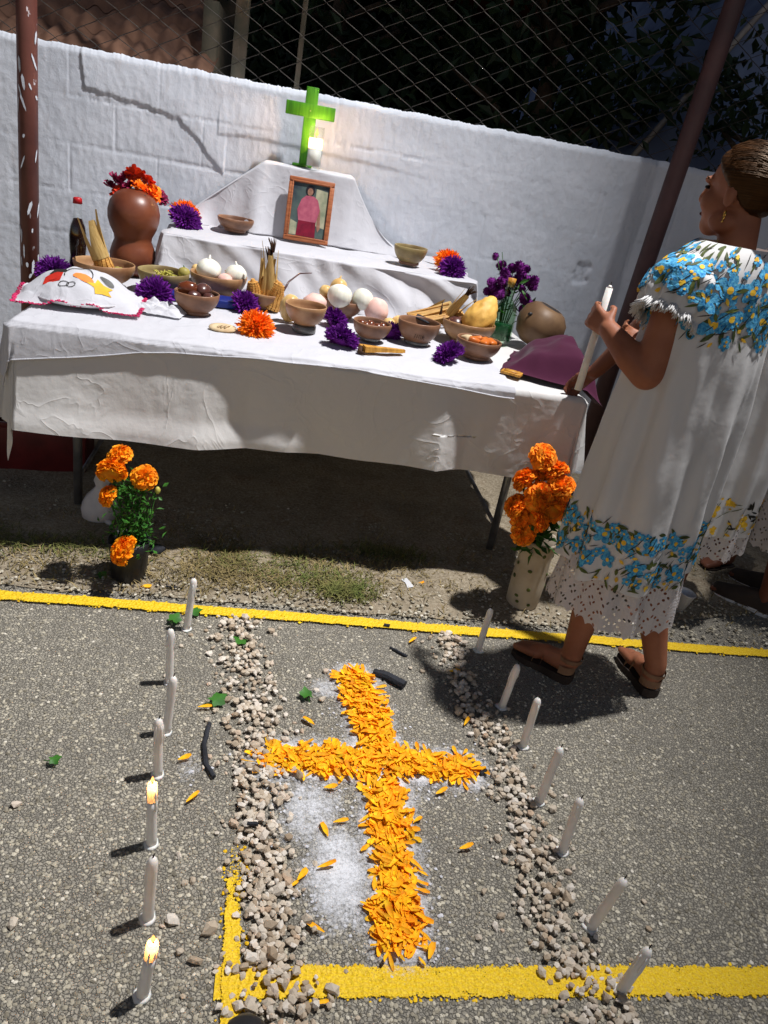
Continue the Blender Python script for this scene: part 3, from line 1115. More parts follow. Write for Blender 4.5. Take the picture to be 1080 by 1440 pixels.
def drape(px, py, z0, xl, xr, yf, flare):
    ex = xl - px if px < xl else (px - xr if px > xr else 0.0)
    sx = -1 if px < xl else 1
    ey = yf - py if py < yf else 0.0
    d = math.hypot(ex, ey)
    bx, by = min(max(px, xl), xr), max(py, yf)
    wr = 0.006 * fbm(px * 4, py * 3.2, z0 * 9) + 0.0018 * fbm(px * 17, py * 15, 2)
    if d < 1e-6:
        return (bx, by, z0 + wr)
    dx, dy = sx * ex / d, -ey / d
    rr = 0.012
    if d < rr * 1.57:
        a = d / rr
        off, z = rr * math.sin(a), z0 - rr * (1 - math.cos(a)) + wr
    else:
        h = d - rr * 1.57
        off, z = rr + flare(bx, by, dx, dy, h), z0 - rr - h
    return (bx + dx * off, by + dy * off, z)


def flare_under(bx, by, dx, dy, h):
    if abs(dx) > 0.02 and abs(dy) > 0.02:          # corner cone with a pleat
        an = math.atan2(abs(dy), abs(dx))
        return 0.012 + h * (0.05 + 0.05 * math.cos(an * 9)) + 0.012 * math.sin(an * 7) * h / .3
    if dy < -0.5:                                  # front
        lit = interp(bx, [-0.8, -0.5, -0.2, -0.05, 0.12, 0.42, 0.52, 0.62, 0.72, 0.85, 0.98, 1.1], [0.36, 0.32, 0.20, -0.10, -0.12, -0.10, 0.0, 0.22, -0.04, -0.12, -0.05, 0.22])
        lit += 0.25 * sstep(0.22, 0.30, h) * interp(bx, [-0.3, -0.1, 0.1, 0.2], [0.3, 0.5, 0.3, 0])
        fold = 0.013 * math.sin(bx * 17 + 2 * nz(bx * 2)) * sstep(0.02, 0.3, h) * (0.5 + 0.6 * nz(bx * 3, 3))
        fold += 0.0022 * fbm(bx * 7, h * 5, 3) * sstep(0, 0.1, h) + 0.0006 * fbm(bx * 25, h * 20, 6)
        return h * lit * 0.55 + fold + 0.004
    fold = 0.022 * math.sin(by * 21) * sstep(0, 0.3, h)
    return h * 0.16 + fold + 0.01


def grid_pts(xs, ys, fn):
    b = MB()
    nx, ny = len(xs), len(ys)
    for y in ys:
        for x in xs:
            b.v.append(fn(x, y))
    for j in range(ny - 1):
        for i in range(nx - 1):
            b.f.append((j * nx + i, j * nx + i + 1, (j + 1) * nx + i + 1, (j + 1) * nx + i)); b.m.append(0)
    return b


def lspace(a, b_, n):
    return [a + (b_ - a) * i / (n - 1) for i in range(n)]


under = grid_pts(lspace(XL - 0.33, XL, 34) + lspace(XL + .01, XR - .01, 210)[0:] + lspace(XR, XR + 0.28, 28),
                 lspace(YF - 0.335, YF, 50) + lspace(YF + 0.012, YB, 60),
                 lambda x, y: drape(x, y - (0.02 * nz(x * 2.2, 4) * (1 if y < YF - .2 else 0)), TZ, XL, XR, YF, flare_under)).build('tablecloth', under_cloth)
tag(under, 'long ivory tablecloth hanging down the front of the altar table', 'tablecloth')


def flare_top(bx, by, dx, dy, h):
    f = flare_under(bx, by, dx, dy, h)
    return f + 0.006 + 0.004 * nz(bx * 9, h * 12)


def top_xy(u, v):
    # front hem: hangs more at the left end
    x = lerp(-0.965, 0.845, u)
    hem = interp(x, [-0.97, -0.8, -0.62, -0.4, -0.31, -0.11, 0.12, 0.3, 0.53, 0.81, 0.9], [0.135, 0.135, 0.105, 0.06, 0.05, 0.034, 0.024, 0.026, 0.032, 0.05, 0.05]) + 0.006 * nz(x * 5, 1)
    return x, lerp(YF - hem, YB, v)


b = MB()
us = lspace(0, 1, 240)
vs2 = lspace(0, 0.12, 40) + lspace(0.125, 1, 70)
for v in vs2:
    for u in us:
        x, y = top_xy(u, v)
        b.v.append(drape(x, y, TZ + 0.0085, XL - 0.006, XR + 1, YF - 0.006, flare_top))
nx = len(us)
for j in range(len(vs2) - 1):
    for i in range(nx - 1):
        b.f.append((j * nx + i, j * nx + i + 1, (j + 1) * nx + i + 1, (j + 1) * nx + i)); b.m.append(0)
hem_pts = [Vector(b.v[i]) for i in range(nx)]
hem2 = [Vector(b.v[nx * 3 + i]) for i in range(nx)]
topc = b.build('tablecloth', white_cloth)
tag(topc, 'bright white top cloth with a stitched hem spread over the altar table', 'tablecloth')
b = MB(); b.tube(hem_pts, 0.0028, 6); b.build('hem', white_cloth, topc)

# ------------------------------------------------------------------ tiers under a cloth
T2, T3 = 0.98, 1.295
bx1 = MB(); bx1.box((0.19, 3.655, (TZ + T2) / 2 - 0.006), (1.22, 0.51, T2 - TZ - 0.04), bev=0.01)
o = bx1.build('wooden_box', tablew); tag(o, 'wide box under the white cloth carrying the middle altar step', 'box')
bx1 = MB(); bx1.box((0.10, 3.855, (T2 + T3) / 2 - 0.002), (0.39, 0.16, T3 - T2 - 0.012), bev=0.01)
o = bx1.build('wooden_box', tablew); tag(o, 'narrow upper box under the white cloth below the green cross', 'box')


def h3(x):
    if x < -0.105:
        t_ = sstep(0, 1, 1)
        return lerp(T3, T2 + .006, min(1, (-0.105 - x) / 0.38))
    if x > 0.305:
        t_ = min(1, (x - 0.305) / 0.36)
        return lerp(T3, T2 + 0.006, 1 - (1 - t_) ** 2.1)
    return T3


def altar(u, v):
    # u across, v from table in front, over the steps, to the wall
    x = lerp(-0.62, 1.02, u)
    xl_, xr_ = -0.455, 0.845
    side = max(xl_ - x, 0, x - xr_)           # beyond the box: hangs down the sides
    n = 0.016 * nz(x * 6, v * 5, 3) + 0.009 * nz(x * 15 + v * 9, v * 7, 1)
    hh = h3(x)
    yfront = 3.318
    if v < 0.22:
        t_ = v / 0.22
        dg = x * 0.8 + t_ * 0.35
        sag = 0.018 * math.sin(x * 13 + 1) * (1 - t_) + n * 1.5 + 0.016 * sstep(.1, .6, x) * math.sin(dg * 24) * (.3 + .7 * t_)
        yy = yfront - 0.055 * (1 - t_) ** 1.6 - sag - 0.02 * max(0, (x - .2)) * (1 - t_)
        zz = lerp(TZ + 0.012, T2 + 0.004 - 0.012 * abs(nz(x * 5, 9.)) , t_)
    elif v < 0.25:
        a = (v - 0.22) / 0.03 * PI / 2
        yy = yfront + 0.012 * math.sin(a) - n * 1.3 * math.cos(a)
        zz = T2 + 0.004 + 0.006 * math.sin(a) * 0.5
    elif v < 0.55:
        t_ = (v - 0.25) / 0.30
        yy = lerp(yfront + 0.012, 3.745, t_)
        zz = T2 + 0.007 + 0.004 * nz(x * 9, t_ * 4, 8) + 0.012 * sstep(0.75, 1, t_) * (0.5 + nz(x * 12, 2))
    elif v < 0.80:
        t_ = (v - 0.55) / 0.25
        rise = t_
        fold = (0.022 * math.sin(x * 26 + 3 * nz(x * 3)) + 0.01 * nz(x * 14, 6)) * (1 - t_ * .75) * (0.35 + sstep(0.12, 0.35, abs(x - 0.1)))
        yy = lerp(3.745, 3.768, t_) - fold - 0.035 * (1 - t_) ** 2
        zz = lerp(T2 + 0.012, hh + 0.004, rise)
    else:
        t_ = (v - 0.80) / 0.20
        yy = lerp(3.77, 3.955, t_)
        zz = hh + 0.006 + 0.002 * nz(x * 20, t_ * 5) - 0.004 * (1 - t_)
    if side > 0:
        k = min(side / 0.165, 1)
        zz = lerp(zz, TZ + 0.012, sstep(0, 1, k ** 0.8) if True else k)
        x = (xl_ if x < xl_ else xr_) + (-1 if x < xl_ else 1) * (0.02 + 0.06 * k + 0.012 * math.sin(yy * 30))
        zz = max(zz, TZ + 0.011)
    return (x, yy, zz)


b = MB(); b.grid(altar, 260, 190)
ac = b.build('altar_cloth', white_cloth)
tag(ac, 'white cloth draped over the raised altar steps up to the candle', 'cloth')
# ------------------------------------------------------------------ altar objects
SZ = TZ + 0.0125        # surface of the top cloth


def bowl(label, x, y, r, h, mat, z=SZ, rz=0.0, seed=0, tilt=0.0, ring=True, name='gourd_bowl', foot=False):
    t_ = thing(name, label, 'bowl', (x, y, z), rz, 'gourd bowls on the altar', rot=(tilt, 0, rz))
    b = MB()
    prof = []
    n = 9
    z0 = 0.0
    for i in range(n + 1):
        a = PI / 2 * (0.10 + 0.90 * i / n)
        prof.append((r * math.sin(a) ** 0.9, h * (1 - math.cos(a)) + 0.0))
    z_off = prof[0][1]
    prof = [(0, 0.0)] + [(q, w - z_off) for q, w in prof]
    top = prof[-1][1]
    inner = [(q - 0.0045, w + (0.004 if i < 7 else 0)) for i, (q, w) in enumerate(prof[1:])][::-1]
    prof = prof + [(r - 0.002, top + 0.0025)] + inner + [(0, 0.0045)]
    b.lathe(prof, 32, wob=0.10, seed=seed)
    b.build('shell', mat, t_)
    if ring:
        b = MB()
        b.lathe([(r * .52, -0.001), (r * .60, 0.004), (r * .58, 0.014), (r * .50, 0.016), (r * .46, 0.006), (r * .52, -0.001)], 20, wob=0.12, seed=seed + 3)
        b.build('ring_stand', bowlm2 if not foot else steelglass, t_)
    return t_


steelglass = pm('glass_ring', rgb(150, 150, 146), rgb(110, 110, 108), rough=0.15, spec=0.6, trans=0.4)


def pompom_mesh(name, mat, r=0.06, n=420, flat=0.72, seed=1, w=0.0045, mats=None):
    rg = random.Random(seed)
    b = MB()
    for i in range(n):
        a = rg.uniform(0, 2 * PI)
        el = math.asin(rg.uniform(-0.35, 1))
        d = Vector((math.cos(a) * math.cos(el), math.sin(a) * math.cos(el), math.sin(el) * flat))
        L = r * rg.uniform(0.72, 1.08)
        s = d.cross(Vector((rg.uniform(-1, 1), rg.uniform(-1, 1), rg.uniform(-1, 1)))).normalized()
        c = Vector((0, 0, r * 0.30))
        bend = Vector((rg.uniform(-1, 1), rg.uniform(-1, 1), rg.uniform(-1, 0.6))) * r * 0.12
        p0 = c + d * L * 0.25; p1 = c + d * L * 0.68 + bend * .4; p2 = c + d * L + bend
        nn = d.cross(s) * w * .7
        b.add([p0 - s * w * .6, p0 + s * w * .6, p1 + s * w * 1.25 + nn, p1 - s * w * 1.25 - nn, p2 + s * w * .9, p2 - s * w * .5], [(0, 1, 2, 3), (3, 2, 4, 5)])
    b.ell((0, 0, r * .32), (r * .55, r * .55, r * .5 * flat), 10, 6)
    return b.mesh(name, mat, smooth=False)


purple_me = pompom_mesh('petals', purple, 0.064, 1250, seed=4, w=.0030)
purple_me2 = pompom_mesh('petals', purple, 0.064, 1250, seed=9, flat=.85, w=.0030)
orange_me = pompom_mesh('petals', orange_t, 0.066, 1250, seed=6, flat=.9, w=.0030)


def paper_flower(label, x, y, me, sc=1.0, z=SZ, tilt=(0, 0), rz=0.0, name='paper_flower'):
    t_ = thing(name, label, 'paper flower', (x, y, z + 0.006), rz, 'paper flowers on the altar', rot=(tilt[0], tilt[1], rz))
    inst('petals', me, t_, sc=sc)
    return t_


TL = (R(52), R(-10))      # heads face the viewer
paper_flower('purple paper flower beside the dark bottle at the left pole', -0.84, 3.12, purple_me, 1.0, tilt=(R(40), 0))
paper_flower('purple paper flower beside the white napkin in front of the yellow shreds bowl', -0.445, 2.98, purple_me2, 1.05, tilt=TL, rz=.3)
paper_flower('purple paper flower in front of the upright corn bowl', -0.118, 3.02, purple_me, 0.98, tilt=TL, rz=1.2)
paper_flower('bright orange paper flower at the front edge of the table', -0.06, 2.69, orange_me, 0.98, tilt=TL, rz=.6)
paper_flower('purple paper flower right behind the plain tan bowl', 0.225, 2.95, purple_me2, 0.92, tilt=TL, rz=2.)
paper_flower('purple paper flower lying at the front edge near the amber bar', 0.245, 2.66, purple_me, 0.98, tilt=(R(30), 0), rz=2.6)
paper_flower('purple paper flower tucked between the two small bowls at centre right', 0.455, 2.90, purple_me, 0.8, tilt=TL, rz=3.3)
paper_flower('purple paper flower at the right end beside the orange sweets bowl', 0.655, 2.66, purple_me2, 0.92, tilt=(R(45), 0), rz=4.1)
SZ2 = T2 + 0.017
paper_flower('purple paper flower on the left end of the middle step', -0.425, 3.60, purple_me, 1.12, z=SZ2, tilt=(R(38), 0), rz=.9)
paper_flower('orange paper flower behind the purple one on the left end of the step', -0.44, 3.72, orange_me, 1.0, z=SZ2 + .005, tilt=(R(20), 0), rz=.9)
paper_flower('dark purple paper flower on the right end of the middle step', 0.76, 3.43, purple_me2, 0.95, z=SZ2, tilt=(R(50), 0), rz=.2)
paper_flower('orange paper flower behind the purple one on the right end of the step', 0.755, 3.52, orange_me, 0.95, z=SZ2 + .01, tilt=(R(30), 0), rz=.2)


def fruit(name, label, cat, c, r, mat, wob=0.06, seed=1.0, knob=None, group=None, rot=None, sub=(18, 11)):
    t_ = thing(name, label, cat, c, 0, group, rot=rot or (0, 0, seed))
    b = MB(); b.ell((0, 0, r[2]), r, sub[0], sub[1], wob=wob, seed=seed); b.build('body', mat, t_)
    if knob:
        b = MB(); b.tube([(0, 0, r[2] * 1.88), (r[0] * .05, 0, r[2] * 2.05), (r[0] * .12, .002, r[2] * 2.3)], [r[0] * .22, r[0] * .10, r[0] * .06], 7); b.build('stem', knob, t_)
    return t_


# left: soda bottle
t_ = thing('soda_bottle', 'dark soda bottle with a red cap behind the left corn bowl', 'bottle', (-0.772, 3.20, SZ))
b = MB(); b.lathe([(0, 0), (0.03, 0), (0.033, 0.01), (0.034, 0.05), (0.030, 0.075), (0.033, 0.11), (0.034, 0.15), (0.029, 0.185), (0.016, 0.225), (0.0135, 0.26), (0.0145, 0.262), (0.0145, 0.268), (0.0, 0.268)], 24); b.build('glass', clearglass, t_)
b = MB(); b.lathe([(0, 0.004), (0.0285, 0.004), (0.0305, 0.012), (0.0315, 0.05), (0.0275, 0.075), (0.0305, 0.11), (0.0315, 0.15), (0.027, 0.183), (0.0155, 0.215), (0, 0.217)], 24); b.build('drink', sodam, t_)
b = MB(); b.lathe([(0, 0.292), (0.013, 0.291), (0.0165, 0.286), (0.0175, 0.269), (0.0, 0.269)], 21); b.build('cap', redcap, t_)

# tall bottle gourd
t_ = thing('bottle_gourd', 'big waisted brown bottle gourd with red flowers in its top', 'gourd', (-0.595, 3.37, SZ), R(20))
b = MB()
b.lathe([(0, 0), (0.045, 0.002), (0.075, 0.02), (0.092, 0.055), (0.094, 0.085), (0.083, 0.118), (0.072, 0.142), (0.075, 0.16), (0.09, 0.19), (0.100, 0.222), (0.101, 0.252), (0.093, 0.286), (0.075, 0.314), (0.048, 0.332), (0.022, 0.338), (0.018, 0.334), (0.016, 0.31), (0, 0.308)], 40, wob=0.05, seed=2)
b.build('body', gourdm, t_)
b = MB(); b.ell((0.03, -0.05, 0.322), (0.007, 0.005, 0.004), 8, 5); b.build('hole', blackm, t_)  # hole's inner shade put in as a small black blob


def bloom_mesh(mat, r, n, seed, layers=4, name='petals', cup=0.5):
    rg = random.Random(seed)
    b = MB()
    for L in range(layers):
        k = max(5, int(n * (1 - L / (layers + 1.5))))
        el = R(5 + 78 * L / max(1, layers - 1)) * cup * 1.7
        rad = r * (1 - 0.16 * L)
        for i in range(k):
            a = 2 * PI * (i + rg.uniform(-.3, .3)) / k + L
            e = el + rg.uniform(-.18, .18)
            d = Vector((math.cos(a) * math.cos(e), math.sin(a) * math.cos(e), math.sin(e)))
            s = Vector((-math.sin(a), math.cos(a), 0))
            up = s.cross(d) * -1
            w = r * rg.uniform(.20, .30)
            q = rad * rg.uniform(.85, 1.1)
            ruf = lambda: rg.uniform(-.12, .12) * r
            b.add([d * q * .1 - s * w * .3, d * q * .1 + s * w * .3, d * q * .6 + s * w + up * ruf(), d * q * .6 + up * ruf() * .6 + up * .06 * r, d * q * .6 - s * w + up * ruf(),
                   d * q + s * w * .7 + up * ruf(), d * q * 1.04 + up * ruf(), d * q - s * w * .7 + up * ruf()],
                  [(0, 1, 2, 3), (0, 3, 4), (3, 2, 5, 6), (4, 3, 6, 7)])
    return b.mesh(name, mat, smooth=False)


red_me = bloom_mesh(zin_red, 0.045, 16, 3)
mag_me = bloom_mesh(zin_mag, 0.045, 16, 5)
org_me = bloom_mesh(orange_t, 0.042, 16, 7)
bq_ = thing('zinnia_bunch', 'bunch of red, orange and magenta flowers behind the brown bottle gourd', 'flowers', (-0.605, 3.44, SZ + 0.30))
for i, (dx, dz, dy, me, sc) in enumerate([(-.07, .045, .0, mag_me, 1.0), (-.03, .075, .02, mag_me, 1.0), (.0, .085, -.01, red_me, .9), (.05, .06, .0, red_me, 1.0), (.075, .03, -.02, org_me, .95), (-.095, .02, .02, mag_me, .9), (.03, .04, -.05, org_me, 1.0),
                                            (.095, .01, .03, mag_me, .9), (-.055, .012, -.02, red_me, .85), (-.01, .04, -.04, mag_me, .9), (.06, .012, -.055, red_me, .9)]):
    inst('flower_head', me, bq_, (dx, dy, dz), (R(random.uniform(20, 70)), R(random.uniform(-30, 30)), random.uniform(0, 6)), sc)
b = MB()
for k in range(6):
    b.tube([(random.uniform(-.05, .05), random.uniform(-.02, .03), .05), (random.uniform(-.01, .01), -.045, -0.01)], .003, 5)
stuff(b.build('stems', stemg, bq_))


# corn on the cob in its husk
def corn_cob(label, loc, rot, L=0.13, r=0.021, husks=3, seed=1, silk=True, bare=0.55, group='corn cobs in gourd bowls'):
    rg = random.Random(seed)
    t_ = thing('corn_cob', label, 'corn', loc, 0, group, rot=rot)
    b = MB()
    rows = 13
    for j in range(int(L / 0.0085)):
        z = j * 0.0085
        rr = r * (1 - 0.55 * (z / L) ** 3)
        for k in range(rows):
            a = 2 * PI * k / rows + 0.06 * math.sin(j)
            M = Matrix.Translation((rr * math.cos(a), rr * math.sin(a), z)) @ Matrix.Rotation(a, 4, 'Z')
            b.box((0, 0, 0), (rr * .42, rr * .44, 0.0078), M=M)
    b.tube([(0, 0, -.004), (0, 0, L * .55), (0, 0, L)], [r * .95, r * .9, r * .3], 12)
    stuff(b.build('kernels', corn, t_, smooth=False))
    for h_ in range(husks):
        a0 = 2 * PI * h_ / max(1, husks) + rg.uniform(-.3, .3)
        b = MB()
        LL = L * rg.uniform(1.3, 1.75)

        def fn(u, v, a0=a0, LL=LL):
            a = a0 + (u - .5) * 2.0 * (1 - .75 * v)
            rr = r * (1.12 + .35 * math.sin(v * PI) * .5) * (1 - .45 * v) + 0.02 * v * v
            return (rr * math.cos(a) + .012 * v * v, rr * math.sin(a), L * bare * .3 + v * LL * .95 + 0.003 * math.sin(u * 25))
        b.grid(fn, 8, 9)
        b.build('husk', husk, t_)
    if silk:
        b = MB()
        for k in range(16):
            q = Vector((rg.uniform(-.012, .012), rg.uniform(-.012, .012), 0))
            b.tube([q * .3 + Vector((0, 0, L * 1.5)), q + Vector((.004, 0, L * 1.72)), q * 1.6 + Vector((.01, 0, L * rg.uniform(1.8, 1.95)))], [.003, .0025, .001], 4)
        stuff(b.build('silk', huskdark, t_))
    return t_


bowl('wide pale gourd bowl with a corn cob in its husk, beside the bottle gourd', -0.655, 3.10, 0.112, 0.085, bowlm, seed=1)
corn_cob('short corn cob with long open husks in the leftmost bowl', (-0.63, 3.06, SZ + 0.045), (R(-4), R(-22), 0.3), L=0.10, r=0.029, husks=4, seed=2, silk=False, bare=2.2)
for i, (dx, dy) in enumerate([(-.05, -.02), (.02, -.06), (-.03, .045), (.055, .0), (.0, .01)]):
    o = fruit('tamale_piece', 'chunk of food lying in the leftmost bowl, ' + ['left side', 'front side', 'back left side', 'right side', 'under the corn'][i], 'food', (-0.655 + dx, 3.10 + dy, SZ + 0.018 + .01 * i % 3), (0.026, 0.02, 0.014), [guava, plum, bowlm2, guava, yellowgourd][i], wob=.3, seed=i + 2., group='chunks of food in the leftmost bowl')

corn_cob('husk wrapped ear leaning on the cinnamon sticks', (0.60, 3.17, SZ + 0.03), (R(-10), R(62), 0.25), L=0.11, r=0.022, husks=5, seed=8, silk=False, bare=.6)
corn_cob('second husk wrapped ear behind the broth bowl', (0.56, 3.12, SZ + 0.028), (R(-5), R(70), 0.05), L=0.10, r=0.02, husks=5, seed=9, silk=False, bare=.6)
corn_cob('husk wrapped ear with dark silk beside the yellow squash', (0.70, 3.10, SZ + 0.05), (R(12), R(28), -0.3), L=0.10, r=0.02, husks=4, seed=11, silk=True, bare=.6)

bowl('pale wide bowl holding yellow shreds, left of the white onions', -0.437, 3.125, 0.10, 0.082, bowlm3, seed=2)
sh_ = thing('shredded_vegetable', 'heap of yellow green shreds in the pale wide bowl', 'food', (-0.425, 3.11, SZ + 0.035))
b = MB()
for k in range(90):
    a = random.uniform(0, 2 * PI); q = random.uniform(0, .062)
    p = Vector((math.cos(a) * q, math.sin(a) * q, .015 + .02 * (1 - q / .06) + random.uniform(0, .014)))
    d = Vector((random.uniform(-1, 1), random.uniform(-1, 1), random.uniform(-.3, .5))).normalized() * random.uniform(.012, .03)
    b.tube([p, p + d * .5 + Vector((0, 0, .004)), p + d], [.0022, .0026, .0012], 5)
b.ell((0, 0, .012), (.065, .06, .014), 12, 6)
stuff(b.build('shreds', limeveg, sh_))
fruit('green_fruit', 'round olive green fruit on the rim of the yellow shreds bowl', 'fruit', (-0.362, 3.16, SZ + 0.058), (0.024, 0.022, 0.022), guava, seed=3., knob=stemg)
fruit('yellow_fruit', 'small yellow fruit between the shreds bowl and the white onions', 'fruit', (-0.325, 3.26, SZ + 0.066), (0.020, 0.019, 0.019), yonion, seed=4.)

bowl('brown gourd bowl with two white onions', -0.228, 3.195, 0.113, 0.09, bowlm, seed=3)
fruit('white_onion', 'larger white onion, left of the pair in the brown bowl', 'onion', (-0.268, 3.17, SZ + 0.062), (0.050, 0.049, 0.043), onion, wob=.05, seed=1., knob=onion, group='white onions')
fruit('white_onion', 'smaller white onion, right of the pair in the brown bowl', 'onion', (-0.162, 3.185, SZ + 0.058), (0.044, 0.043, 0.040), onion, wob=.05, seed=2.4, knob=onion, group='white onions')
fruit('peach', 'pale pink fruit below the two white onions', 'fruit', (-0.20, 3.13, SZ + 0.055), (0.034, 0.03, 0.026), pinkf, seed=5.)
b = MB(); b.box((0, 0, 0.014), (0.34, 0.10, 0.028), bev=0.004)
o = b.build('blue_box', bluem); o.location = (-0.29, 3.045, SZ); tag(o, 'flat dark blue box under the bowls behind the purple flowers', 'box')

bowl('dark brown gourd bowl with plums in front', -0.277, 2.84, 0.080, 0.078, bowlm2, seed=4)
for i, (dx, dy, rx, m_) in enumerate([(-.03, .0, .038, brownsweet), (.02, .015, .036, plum), (.045, -.022, .024, plum), (-.005, -.03, .026, plum), (0, .04, .03, brownsweet)]):
    fruit('dark_plum', ['biggest reddish plum at the left of the dark brown bowl', 'big dark plum at the right of the dark brown bowl', 'small dark plum at the right rim of the dark brown bowl', 'small plum at the front rim of the dark brown bowl', 'reddish plum at the back of the dark brown bowl'][i], 'plum', (-0.277 + dx, 2.84 + dy, SZ + 0.05 + (.008 if i < 2 else 0)), (rx, rx * .8, rx * .72), m_, seed=i * 1.3, wob=.12, group='plums in the dark brown bowl')

# crumpled napkin and cookie
b = MB()


def napk(u, v):
    x, y = (u - .5) * .20, (v - .5) * .15
    e = min(u, 1 - u, v, 1 - v)
    return (x + .01 * nz(u * 6, v * 5, 3), y + .012 * nz(u * 5, v * 6, 9), 0.004 + sstep(0, .22, e) * (.014 + .022 * abs(fbm(u * 4, v * 4, 5))) + .006 * abs(nz(u * 9, v * 9)))


b.grid(napk, 44, 36)
o = b.build('paper_napkin', white_cloth); o.location = (-0.405, 2.80, SZ); o.rotation_euler = (0, 0, R(-8)); tag(o, 'crumpled white napkin between the embroidered napkin and the plum bowl', 'napkin')
t_ = thing('cookie', 'flat oval baked cookie left of the orange paper flower', 'cookie', (-0.165, 2.655, SZ), R(10), rot=(R(10), R(0), R(10)))
b = MB(); b.lathe([(0, 0), (.03, .001), (.042, .006), (.04, .011), (.026, .013), (.02, .010), (.012, .013), (0, .012)], 20, M=Matrix.Diagonal((1.15, .8, 1, 1))); b.build('body', cookiem, t_)
for k in range(3):
    b = MB(); b.tube([(-.02 + k * .012, -.012, .0125), (-.008 + k * .012, .0, .0165), (.002 + k * .012, .014, .0125)], .0035, 6); b.build('ridge', cookiem, t_)

# upright corn bowl
bowl('small gourd bowl packed with upright corn cobs', -0.032, 3.105, 0.072, 0.062, bowlm, seed=6)
for i, (dx, dy, L, r, hk, sl, rx, ry) in enumerate([(-.045, -.012, .10, .025, 0, False, 6, -8), (.026, -.034, .105, .025, 0, False, 12, 6), (-.016, .020, .115, .022, 4, True, 3, -3), (.014, .012, .135, .022, 4, True, 2, 2), (.054, .006, .105, .021, 0, False, 8, 8)]):
    corn_cob(['short bare corn cob at the left of the small corn bowl', 'bare corn cob at the front of the small corn bowl', 'shorter husked corn cob with dark silk in the small bowl', 'tallest husked corn cob with dark silk in the small bowl', 'bare corn cob at the right of the small corn bowl'][i],
             (-0.032 + dx, 3.105 + dy, SZ + .012), (R(rx), R(ry), i), L=L, r=r, husks=hk, seed=20 + i, silk=sl)

# centre
bowl('plain tan gourd bowl raised on a glass ring at the front centre', 0.118, 2.80, 0.079, 0.078, bowlm, z=SZ + 0.022, seed=7, ring=False)
t_ = thing('glass_ring', 'small glass ring holding up the plain tan bowl', 'ring', (0.118, 2.80, SZ))
b = MB(); b.lathe([(.04, 0), (.044, .003), (.043, .025), (.036, .026), (.035, .004), (.04, 0)], 22); b.build('body', steelglass, t_)
fruit('mango', 'yellow mango standing behind the plain tan bowl', 'mango', (0.062, 2.92, SZ), (0.040, 0.036, 0.052), yonion, seed=6., wob=.08)
fruit('pink_dragon_fruit', 'pale pink round sugar fruit behind the plain tan bowl', 'fruit', (0.157, 3.02, SZ + .02), (0.05, 0.046, 0.042), pinkf, seed=7., wob=.14)
bowl('dark gourd bowl with white and yellow onions at the centre back', 0.275, 3.15, 0.083, 0.072, bowlm2, seed=8)
fruit('white_onion', 'white onion, left one of the two in the centre back bowl', 'onion', (0.255, 3.085, SZ + 0.05), (0.050, 0.048, 0.046), onion, seed=3.1, knob=None, group='white onions')
fruit('white_onion', 'white onion, right one of the two in the centre back bowl', 'onion', (0.352, 3.12, SZ + 0.045), (0.046, 0.044, 0.044), onion, seed=4.6, group='white onions')
fruit('yellow_onion', 'golden onion at the back of the centre bowl', 'onion', (0.255, 3.19, SZ + 0.075), (0.036, 0.034, 0.036), yonion, seed=5.5, knob=yonion)
fruit('yellow_onion', 'small golden onion half hidden at the rim of the centre bowl', 'onion', (0.205, 3.18, SZ + 0.062), (0.028, 0.026, 0.026), yonion, seed=6.5)
fruit('pink_fruit', 'pale pink round fruit beside the centre onion bowl', 'fruit', (0.415, 3.10, SZ + .004), (0.052, 0.049, 0.052), pinkf, seed=8., wob=.12)
fruit('yellow_fruit', 'small pale yellow ball behind the bowl of liquid', 'fruit', (0.505, 3.05, SZ), (0.032, 0.03, 0.03), yonion, seed=9.)
fruit('yellow_fruit', 'half hidden pale yellow ball right of the pink fruit', 'fruit', (0.462, 3.02, SZ + .004), (0.026, 0.025, 0.024), yonion, seed=10.)
t_ = thing('vine_tendril', 'thin dark curved stalk behind the plain tan bowl', 'stalk', (0.02, 3.10, SZ + .06))
b = MB(); b.tube([(0.0, -.04, 0), (.03, .02, .055), (.07, .08, .082), (.12, .12, .085)], [.005, .004, .003, .002], 6); b.build('body', plum, t_)

bowl('small gourd bowl with glossy brown sweets', 0.367, 2.83, 0.074, 0.066, bowlm2, seed=9, foot=True)
for i, (dx, dy) in enumerate([(-.02, -.005), (.025, .0), (.0, .03), (.045, .02), (-.035, .025), (0, -.03)]):
    fruit('brown_sweet', 'glossy round brown sweet in the small bowl, ' + ['left of centre', 'right of centre', 'at the back', 'at the right rim', 'at the left rim', 'at the front'][i], 'sweet', (0.367 + dx, 2.83 + dy, SZ + 0.034), (0.018, 0.018, 0.015), brownsweet, seed=i * 1.7, group='brown sweets in the small bowl', sub=(12, 8))

t17 = bowl('deep gourd bowl of thin broth with letters scratched on its side', 0.556, 2.87, 0.082, 0.088, bowlm2, seed=10, foot=True)
b = MB(); b.lathe([(0, .060), (.068, .060), (.071, .0585), (0, .0585)], 24); b.build('broth', waterm, t17)
for k, st in enumerate([[(-.022, .05), (-.024, .032)], [(-.016, .03), (-.0155, .049), (-.008, .032), (-.0075, .05)], [(-.001, .05), (-.001, .032)], [(.006, .031), (.0065, .05), (.013, .044), (.0075, .040), (.014, .031)]]):
    pts = []
    for (sx, sz) in st:
        rr = 0.0835 * math.sin(math.acos(max(0, 1 - (sz + .002) / .089))) ** .9
        pts.append((sx + .0, -math.sqrt(max(rr * rr - sx * sx, 0)) - .0004, sz))
    b = MB(); b.tube(pts, .0011, 4); b.build('scratched_letter', huskdark, t17)
b = MB(); b.box((0, 0, .004), (.10, .04, .008), bev=.003)
